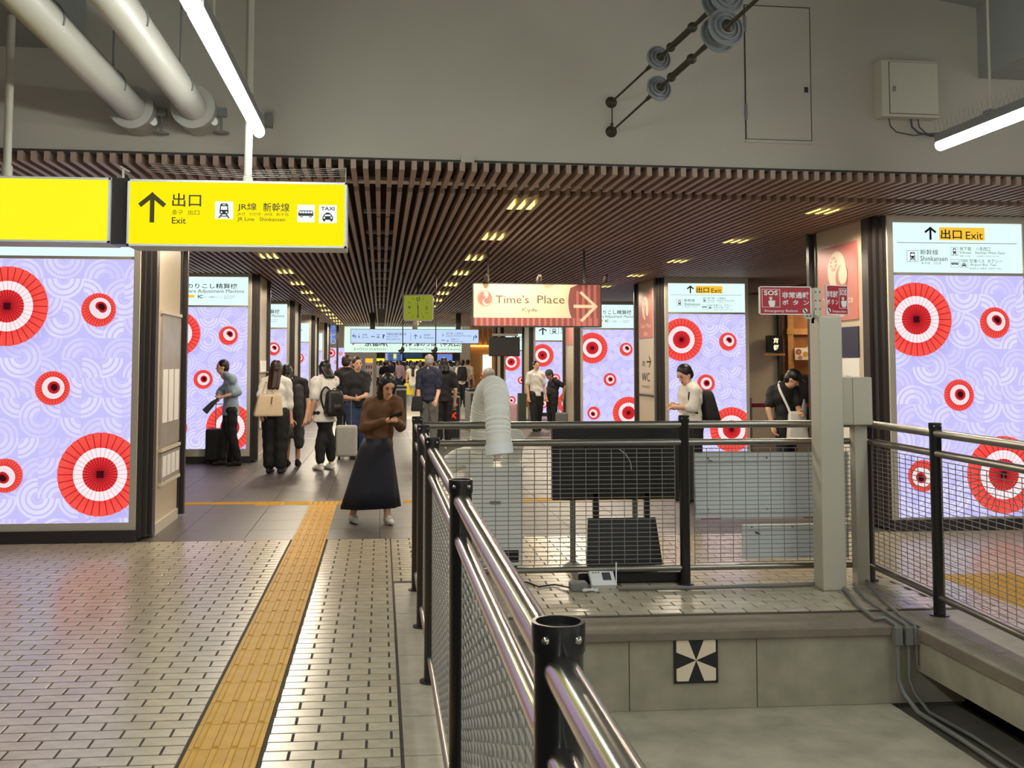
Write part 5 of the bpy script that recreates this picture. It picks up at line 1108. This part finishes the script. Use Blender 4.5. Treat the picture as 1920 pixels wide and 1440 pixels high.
def rounded_bag(name, label, c, ax, ay, az, h, m, cat='bag', bev=.25):
    "soft box bag: c centre, axes and half sizes"
    t = thing(name, Vector(c) - Vector((0, 0, h[2])), label, cat); b = bmesh.new(); bmesh.ops.create_cube(b, size=2); bmesh.ops.bevel(b, geom=b.edges[:], offset=bev, segments=4, affect='EDGES', profile=.6); b.verts.index_update()
    ax, ay, az = Vector(ax).normalized(), Vector(ay).normalized(), Vector(az).normalized()
    mb = MB().add([Vector(c) + ax * v.co.x * h[0] * (1 - .14 * v.co.z) + ay * v.co.y * h[1] * (1 - .25 * v.co.z) + az * v.co.z * h[2] for v in b.verts], [[v.index for v in q.verts] for q in b.faces], True); b.free(); mb.build('bag_body', m, t); return t
def suitcase(label, base, w, d, h, m, phi=0, handle=.0):
    b0 = Vector(base); t = thing('suitcase', b0, label, 'suitcase'); MB().box(b0.x - w / 2, b0.y - d / 2, .05, b0.x + w / 2, b0.y + d / 2, .05 + h, .035).build('shell', m, t)
    mb = MB()
    for k in range(6): x = b0.x - w * .38 + w * .76 * k / 5; mb.box(x - .006, b0.y - d / 2 - .004, .1, x + .006, b0.y - d / 2 + .003, h)
    mb.build('ribs', m, t)
    for sx in (-1, 1):
        for sy in (-1, 1): MB().lathe((b0.x + sx * (w / 2 - .05), b0.y + sy * (d / 2 - .04), .027), (1, 0, 0), [(.001, -.016), (.027, -.016), (.027, .016), (.001, .016)], 12).build('wheel', 'black_plastic', t)
    if handle: mb = MB().tube([(b0.x - w * .2, b0.y + d * .3, h), (b0.x - w * .2, b0.y + d * .3, h + handle), (b0.x + w * .2, b0.y + d * .3, h + handle), (b0.x + w * .2, b0.y + d * .3, h)], .009, 6); mb.build('handle', 'steel_dull', t)
    t.rotation_euler.z = math.radians(phi); return t
def backpack(label, j, f, r, H, m, side=0.):
    c = j['chest'] - f * .13 * H * 1.0 + Vector((0, 0, -.03 * H)) + r * side * H; t = rounded_bag('backpack', label, c, r, f, (0, 0, 1), (.10 * H, .055 * H, .15 * H), m, 'backpack', .5)
    for s in (1, -1): MB().tube(soft([c + r * s * .05 * H + Vector((0, 0, .13 * H)), j['chest'] + r * s * .075 * H + Vector((0, 0, .105 * H)), j['chest'] + r * s * .08 * H + f * .075 * H + Vector((0, 0, .03 * H)), j['chest'] + r * s * .10 * H - Vector((0, 0, .10 * H)), c + r * s * .08 * H - Vector((0, 0, .13 * H))]), .012 * H, 6).build('strap', m, t)
    rounded = MB().ball(c - f * .05 * H - Vector((0, 0, .06 * H)), Vector((.07, .03, .06)) * H, 12, 8); rounded.build('pocket', m, t); MB().tube(soft([c + r * .02 * H + Vector((0, 0, .15 * H)), c + Vector((0, 0, .18 * H)), c - r * .02 * H + Vector((0, 0, .15 * H))]), .006 * H, 6).build('grab_loop', m, t); return t
# the man with the suitcase
P1, j, f, r = person('person in a light blue shirt pulling a black suitcase at the left', (431, 873), 1.62, -75, 'blue_shirt', 'black_cloth', px={'head': (417, 689, 0), 'neck': (421, 702, 0), 'Re': (447, 736, -.15), 'Rw': (420, 743, -.25), 'Le': (412, 735, .1), 'Lw': (409, 746, -.1)}, sleeve='rolled', hem=.47, step=.06)
q = at(412, 870, Z=0); suitcase('black hard-shell suitcase pulled by the person in the light blue shirt', q, .42, .26, .50, 'black_satin', 0, .42)
q = at(405, 750, Y=16.4); q2 = at(384, 772, Y=16.4); t = thing('folded_umbrella', q2, 'dark folded umbrella held by the person in the light blue shirt', 'umbrella'); MB().tube([q, q.lerp(q2, .3), q2], [.02, .04, .05], 10).build('canopy', 'dark_grey_cloth', t); MB().tube([q, q + (q - q2) * .25], .01, 8).build('grip', 'black_plastic', t)
# woman with the beige tote
P2, j, f, r = person('person with long tied hair, white blouse and beige tote bag, seen from behind', (515, 888), 1.60, 165, 'white_cloth', 'black_cloth', hair='hair_brown', hairstyle='long', sleeve='rolled', lower='trousers', legw=1.35, hem=.56, px={'Le': (488, 742, -.05), 'Lw': (490, 772, -.1), 'Re': (543, 752, 0), 'Rw': (546, 784, 0)})
c = at(504, 760, Y=WL[P2.name].y - .12); t = rounded_bag('tote_bag', 'beige leather tote bag on the shoulder of the person in the white blouse', c, (1, .25, 0), (-.25, 1, 0), (.08, 0, 1), (.18, .07, .155), 'beige_bag')
MB().tube(soft([c + Vector((-.10, 0, .13)), at(494, 726, Y=c.y + .02), at(499, 712, Y=c.y + .10), at(507, 730, Y=c.y + .02), c + Vector((.10, .02, .13))]), .010, 6).build('strap', 'beige_bag', t); MB().tube([c + Vector((-.08, -.06, .12)), c + Vector((-.10, -.075, .02))], .008, 6).build('tassel', 'leather_brown', t); MB().tube([c + Vector((.05, -.05, .12)), c + Vector((.04, -.075, .02))], .008, 6).build('tassel', 'leather_brown', t)
P3, j, f, r = person('person in a dark long vest and grey skirt, half hidden behind the tote bag', (548, 874), 1.57, 170, 'black_cloth', 'grey_cloth', hairstyle='long', lower='knee_skirt', open_vest='dark_grey_cloth', px={'head': (538, 697, 0)}, sleeve='short')
c = at(563, 768, Y=WL[P3.name].y - .1); t = rounded_bag('shoulder_bag', 'black glittering shoulder bag beside the dark long vest', c, (1, .3, 0), (-.3, 1, 0), (0, 0, 1), (.085, .05, .22), 'black_cloth'); MB().tube(soft([c + Vector((-.04, 0, .2)), at(552, 716, Y=c.y + .05), c + Vector((.04, 0, .2))]), .010, 6).build('strap', 'black_cloth', t); b = MB(); [b.ball(c + Vector((random.uniform(-.07, .07), -.048, random.uniform(-.18, .15))), .006, 6, 4) for k in range(26)]; b.build('sequins', 'steel', t)
# woman with the backpack
P4, j, f, r = person('person in a white puff-sleeved blouse with black backpack, seen from behind', (608, 882), 1.60, -135, 'white_cloth', 'black_cloth', hairstyle='bob', shoe='shoe_white', sleeve='puff', hem=.44, fat=1.12, pant_end=.09, px={'Re': (580, 756, -.1), 'Rw': (574, 783, -.15), 'Ra': (600, 876, -.05), 'Rk': (601, 836, -.02), 'La': (621, 871, .1), 'Lk': (619, 832, .08)})
t = rounded_bag('backpack', 'black leather backpack on the person in the white puff-sleeved blouse', at(627, 756, Y=WL[P4.name].y - .16), (.8, .5, 0), (-.5, .8, 0), (0, 0, 1), (.135, .07, .19), 'black_satin', 'backpack', .5); c = at(627, 756, Y=WL[P4.name].y - .16)
MB().tube(soft([c + Vector((-.05, 0, .17)), at(610, 722, Y=c.y), at(600, 742, Y=c.y - .02), at(607, 768, Y=c.y), c + Vector((-.1, 0, -.15))]), .014, 6).build('strap', 'black_satin', t); MB().ball(c + Vector((.02, -.06, -.06)), (.09, .03, .07), 12, 8).build('pocket', 'black_satin', t); MB().tube(soft([c + Vector((-.03, 0, .19)), c + Vector((0, 0, .225)), c + Vector((.03, 0, .19))]), .008, 6).build('grab_loop', 'black_satin', t)
P5, j, f, r = person('person in a black top and blue jeans right of the white blouse', (668, 857), 1.66, 20, 'black_cloth', 'jeans', sleeve='short', hairstyle='short', hair='hair_brown', px={'Re': (646, 745, -.05), 'Rw': (667, 748, -.3), 'Le': (686, 742, -.1), 'Lw': (672, 746, -.3)}, shoe='black_cloth', legw=1.15)
q = at(660, 858, Z=0); suitcase('pale suitcase with raised handle before the person in blue jeans', q + Vector((-.08, -.3, 0)), .34, .24, .5, 'light_grey', 0, .45)
P5b, j, f, r = person('person in black with a white logo sleeve behind the blue jeans', (648, 846), 1.70, 150, 'black_cloth', 'black_cloth', sleeve='short', hairstyle='short', hair='hair_brown', step=.08)
# woman with the phone, nearest figure
P6, j, f, r = person('person in a brown top and wide navy trousers looking down at a phone', (696, 981), 1.53, 18, 'brown_cloth', 'deep_navy', hairstyle='long', lower='wide', sleeve='long', shoe='shoe_white', tilt=38, vox=.011, hem=.50, legw=1.5, px={'head': (727, 722, -.1), 'neck': (724, 745, 0), 'chest': (718, 772, 0), 'pelvis': (707, 838, 0), 'Rs': (693, 757, .04), 'Ls': (745, 755, -.06), 'Re': (683, 803, -.05), 'Rw': (726, 789, -.3), 'Le': (751, 800, -.1), 'Lw': (742, 789, -.32), 'Ra': (661, 968, .08), 'La': (727, 973, -.05), 'Rk': (676, 895, 0), 'Lk': (722, 897, -.02), 'Rh': (695, 842, 0), 'Lh': (720, 842, 0)})
c = at(742, 779, Y=WL[P6.name].y - .40); t = thing('mobile_phone', c - Vector((0, 0, .03)), 'dark mobile phone held by the person in the brown top', 'phone'); MB().obox(c, (1, 0, .3), (0, .82, -.57), (-.2, .57, .8), .062, .034, .004).build('phone_body', 'black_plastic', t); MB().obox(c + Vector((-.001, .0026, .0038)), (1, 0, .3), (0, .82, -.57), (-.2, .57, .8), .058, .031, .0008).build('screen', 'screen_blue', t)
# further along the hall
P7, j, f, r = person('person in a navy polo shirt with black bag near the lit ticket gate', (804, 838), 1.72, 160, 'navy_cloth', 'grey_cloth', sleeve='short', hair='hair_grey', px={'Re': (822, 735, -.1), 'Rw': (818, 750, -.3), 'Le': (784, 735, 0), 'Lw': (786, 755, -.05)})
c = at(782, 757, Y=WL[P7.name].y - .05); t = rounded_bag('shoulder_bag', 'black bag hanging at the side of the navy polo shirt', c, (1, 0, 0), (0, 1, 0), (0, 0, 1), (.10, .06, .14), 'black_cloth'); MB().tube(soft([c + Vector((-.04, 0, .13)), j['Ls'] + Vector((-.02, -.06, .05)), j['Ls'] + Vector((.03, .0, .075)), j['Ls'] + Vector((.0, .07, .03)), c + Vector((.05, .03, .13))]), .012, 6).build('strap', 'black_cloth', t)
person('person dressed in black beside the navy polo shirt', (832, 834), 1.66, 190, 'black_cloth', 'black_cloth', sleeve='short', hairstyle='bob')
P9, j, f, r = person('distant person in a white top and pale trousers with a yellow bag', (774, 766), 1.6, 175, 'white_cloth', 'pale_jeans', hairstyle='tied', sleeve='none', shoe='shoe_white', vox=.016)
t = rounded_bag('tote_bag', 'bright yellow tote bag held by the distant person in white', j['Rw'] + Vector((-.38, -.05, -.12)), (1, 0, 0), (0, 1, 0), (0, 0, 1), (.17, .06, .20), 'yellow_bag'); c = j['Rw'] + Vector((-.38, -.05, -.12)); MB().tube(soft([c + Vector((-.07, 0, .18)), c + Vector((0, 0, .36)), c + Vector((.07, 0, .18))]), .012, 6).build('handle', 'yellow_bag', t)
P10, j, f, r = person('distant person in a white shirt with dark backpack by the lit shop', (867, 764), 1.68, 170, 'white_cloth', 'black_cloth', vox=.016); backpack('dark backpack on the distant person by the lit shop', j, f, r, 1.68, 'black_cloth')
person('distant person in jeans and beige top behind the dark backpack', (877, 756), 1.7, 150, 'beige_bag', 'jeans', vox=.016, hair='hair_brown')
person('grey-haired person standing behind the cooler duct', (918, 896), 1.58, -100, 'light_grey', 'dark_grey_cloth', hair='hair_grey', skin='skin_tan', px={'head': (914, 706, 0)})
P12, j, f, r = person('person in a black shirt and cap leaning forward beside the umbrella screen', (1036, 805), 1.66, -60, 'black_cloth', 'black_cloth', cap='dark_grey_cloth', skin='skin_tan', px={'head': (1030, 703, -.1), 'neck': (1036, 711, 0), 'chest': (1038, 724, 0), 'Rs': (1044, 716, -.15), 'Ls': (1033, 716, .15), 'Re': (1058, 725, -.15), 'Rw': (1056, 742, -.1), 'Le': (1027, 735, .1), 'Lw': (1022, 746, 0)}, tilt=25, shoe='shoe_white', vox=.014)
person('person in a white shirt and black trousers left of the cap wearer', (1005, 808), 1.62, 20, 'white_cloth', 'black_cloth', hairstyle='short', legw=1.2, vox=.014, step=.05)
suitcase('pink suitcase standing behind the cooler duct', at(957, 803, Z=0), .32, .25, .55, 'pink_case', 0, .0); suitcase('grey suitcase beside the cap wearer', at(1053, 811, Z=0), .26, .22, .40, 'grey_cloth', 0, .3)
q = at(988, 790, Z=0); t = thing('bag_rest', q, 'wooden bag rest on a green stand between the suitcases', 'stand'); quick('stand', 'green_cloth', t, (q.x - .22, q.y, 0, q.x - .02, q.y + .3, .75)); quick('wooden_box', 'wood_warm', t, (q.x - .02, q.y - .05, .38, q.x + .22, q.y + .2, .72)); quick('box_leg', 'grey_paint', t, (q.x + .05, q.y, 0, q.x + .12, q.y + .1, .38))
P14, j, f, r = person('person in a white shirt with black backpack, bent over their hands', (1296, 940), 1.64, -65, 'white_cloth', 'black_cloth', sleeve='rolled', tilt=30, px={'head': (1284, 703, -.05), 'neck': (1292, 722, 0), 'chest': (1294, 745, 0), 'Rs': (1302, 731, -.17), 'Ls': (1282, 731, .17), 'Re': (1300, 765, -.2), 'Rw': (1274, 764, -.2), 'Le': (1280, 765, .15), 'Lw': (1266, 760, 0)}, hem=.50)
t = rounded_bag('backpack', 'large black backpack worn by the bent person in the white shirt', at(1324, 762, Y=WL[P14.name].y + .02), (1, .2, 0), (-.2, 1, 0), (-.15, 0, 1), (.085, .14, .19), 'black_cloth', 'backpack', .5); c = at(1324, 762, Y=WL[P14.name].y - .1); MB().tube(soft([c + Vector((-.05, 0, .15)), at(1304, 724, Y=c.y - .02), at(1290, 738, Y=c.y - .1), at(1296, 765, Y=c.y - .08), c + Vector((-.06, 0, -.12))]), .016, 6).build('strap', 'black_cloth', t)
P15, j, f, r = person('person in a black T-shirt and cap with a white shoulder bag, by the restaurant', (1474, 915), 1.63, 35, 'black_cloth', 'black_cloth', cap='black_plastic', tilt=35, head_turn=20, px={'head': (1486, 711, -.1), 'neck': (1471, 721, 0), 'chest': (1469, 745, 0), 'Rs': (1447, 733, .0), 'Ls': (1490, 732, 0), 'Re': (1441, 768, -.05), 'Rw': (1449, 798, -.1), 'Le': (1497, 766, -.05), 'Lw': (1500, 774, -.28)}, hem=.49)
Y_ = WL[P15.name].y; c = at(1495, 800, Y=Y_ - .22); t = rounded_bag('shoulder_bag', 'white cloth shoulder bag hanging in front of the black T-shirt', c, (1, 0, 0), (0, 1, 0), (0, 0, 1), (.115, .05, .19), 'white_cloth'); MB().tube(soft([c + Vector((-.09, 0, .17)), at(1477, 762, Y=Y_ - .2), at(1465, 738, Y=Y_ - .15), at(1459, 722, Y=Y_ - .06), at(1462, 716, Y=Y_ + .06)]), .016, 6).build('strap', 'white_cloth', t)
c = at(1508, 764, Y=Y_ - .3); b = MB().lathe(c - Vector((0, 0, .08)), (0, 0, 1), [(.001, 0), (.03, 0), (.032, .1), (.014, .15), (.014, .18), (.001, .18)], 14); b.build('water_bottle', 'porcelain', None, 'clear drink bottle in the hand of the person in the black T-shirt', 'bottle')
# the crowd at the end of the hall
proto = []
for k, (tp, bt, hs, lo) in enumerate((('black_cloth', 'black_cloth', 'short', 'trousers'), ('white_cloth', 'navy_cloth', 'bob', 'knee_skirt'), ('navy_cloth', 'grey_cloth', 'short', 'trousers'), ('beige_bag', 'black_cloth', 'long', 'trousers'), ('white_cloth', 'black_cloth', 'short', 'trousers'), ('pink_case', 'jeans', 'long', 'trousers'))):
    proto.append(person('crowd person in %s, below the departure boards' % ('black', 'a white top and navy skirt', 'a navy top', 'a beige top', 'a white top and black trousers', 'a pink top')[k], (-3, 50, 0), 1.64 + .03 * (k % 3), 170 + 23 * k, tp, bt, hairstyle=hs, lower=lo, vox=.022, group='crowd at the far end of the hall'))
n = 0
for k in range(44):
    Y = 47 + 13 * ((k * .618) % 1); pxx = 705 + (166 * ((k * .37 + .1) % 1)); q = at(pxx, 720, Y=Y); o = proto[k % 6][0]
    if k >= 6:
        o2 = o.copy(); COL.objects.link(o2)
        for ch in o.children: c2 = ch.copy(); COL.objects.link(c2); c2.parent = o2; [(lambda g2: (COL.objects.link(g2), setattr(g2, 'parent', c2)))(g_.copy()) for g_ in ch.children]
        o = o2; o.rotation_euler.z = (k * 1.7) % 6.28
    o.location = (q.x, Y, 0)
bpy.data.scenes.remove(TS)
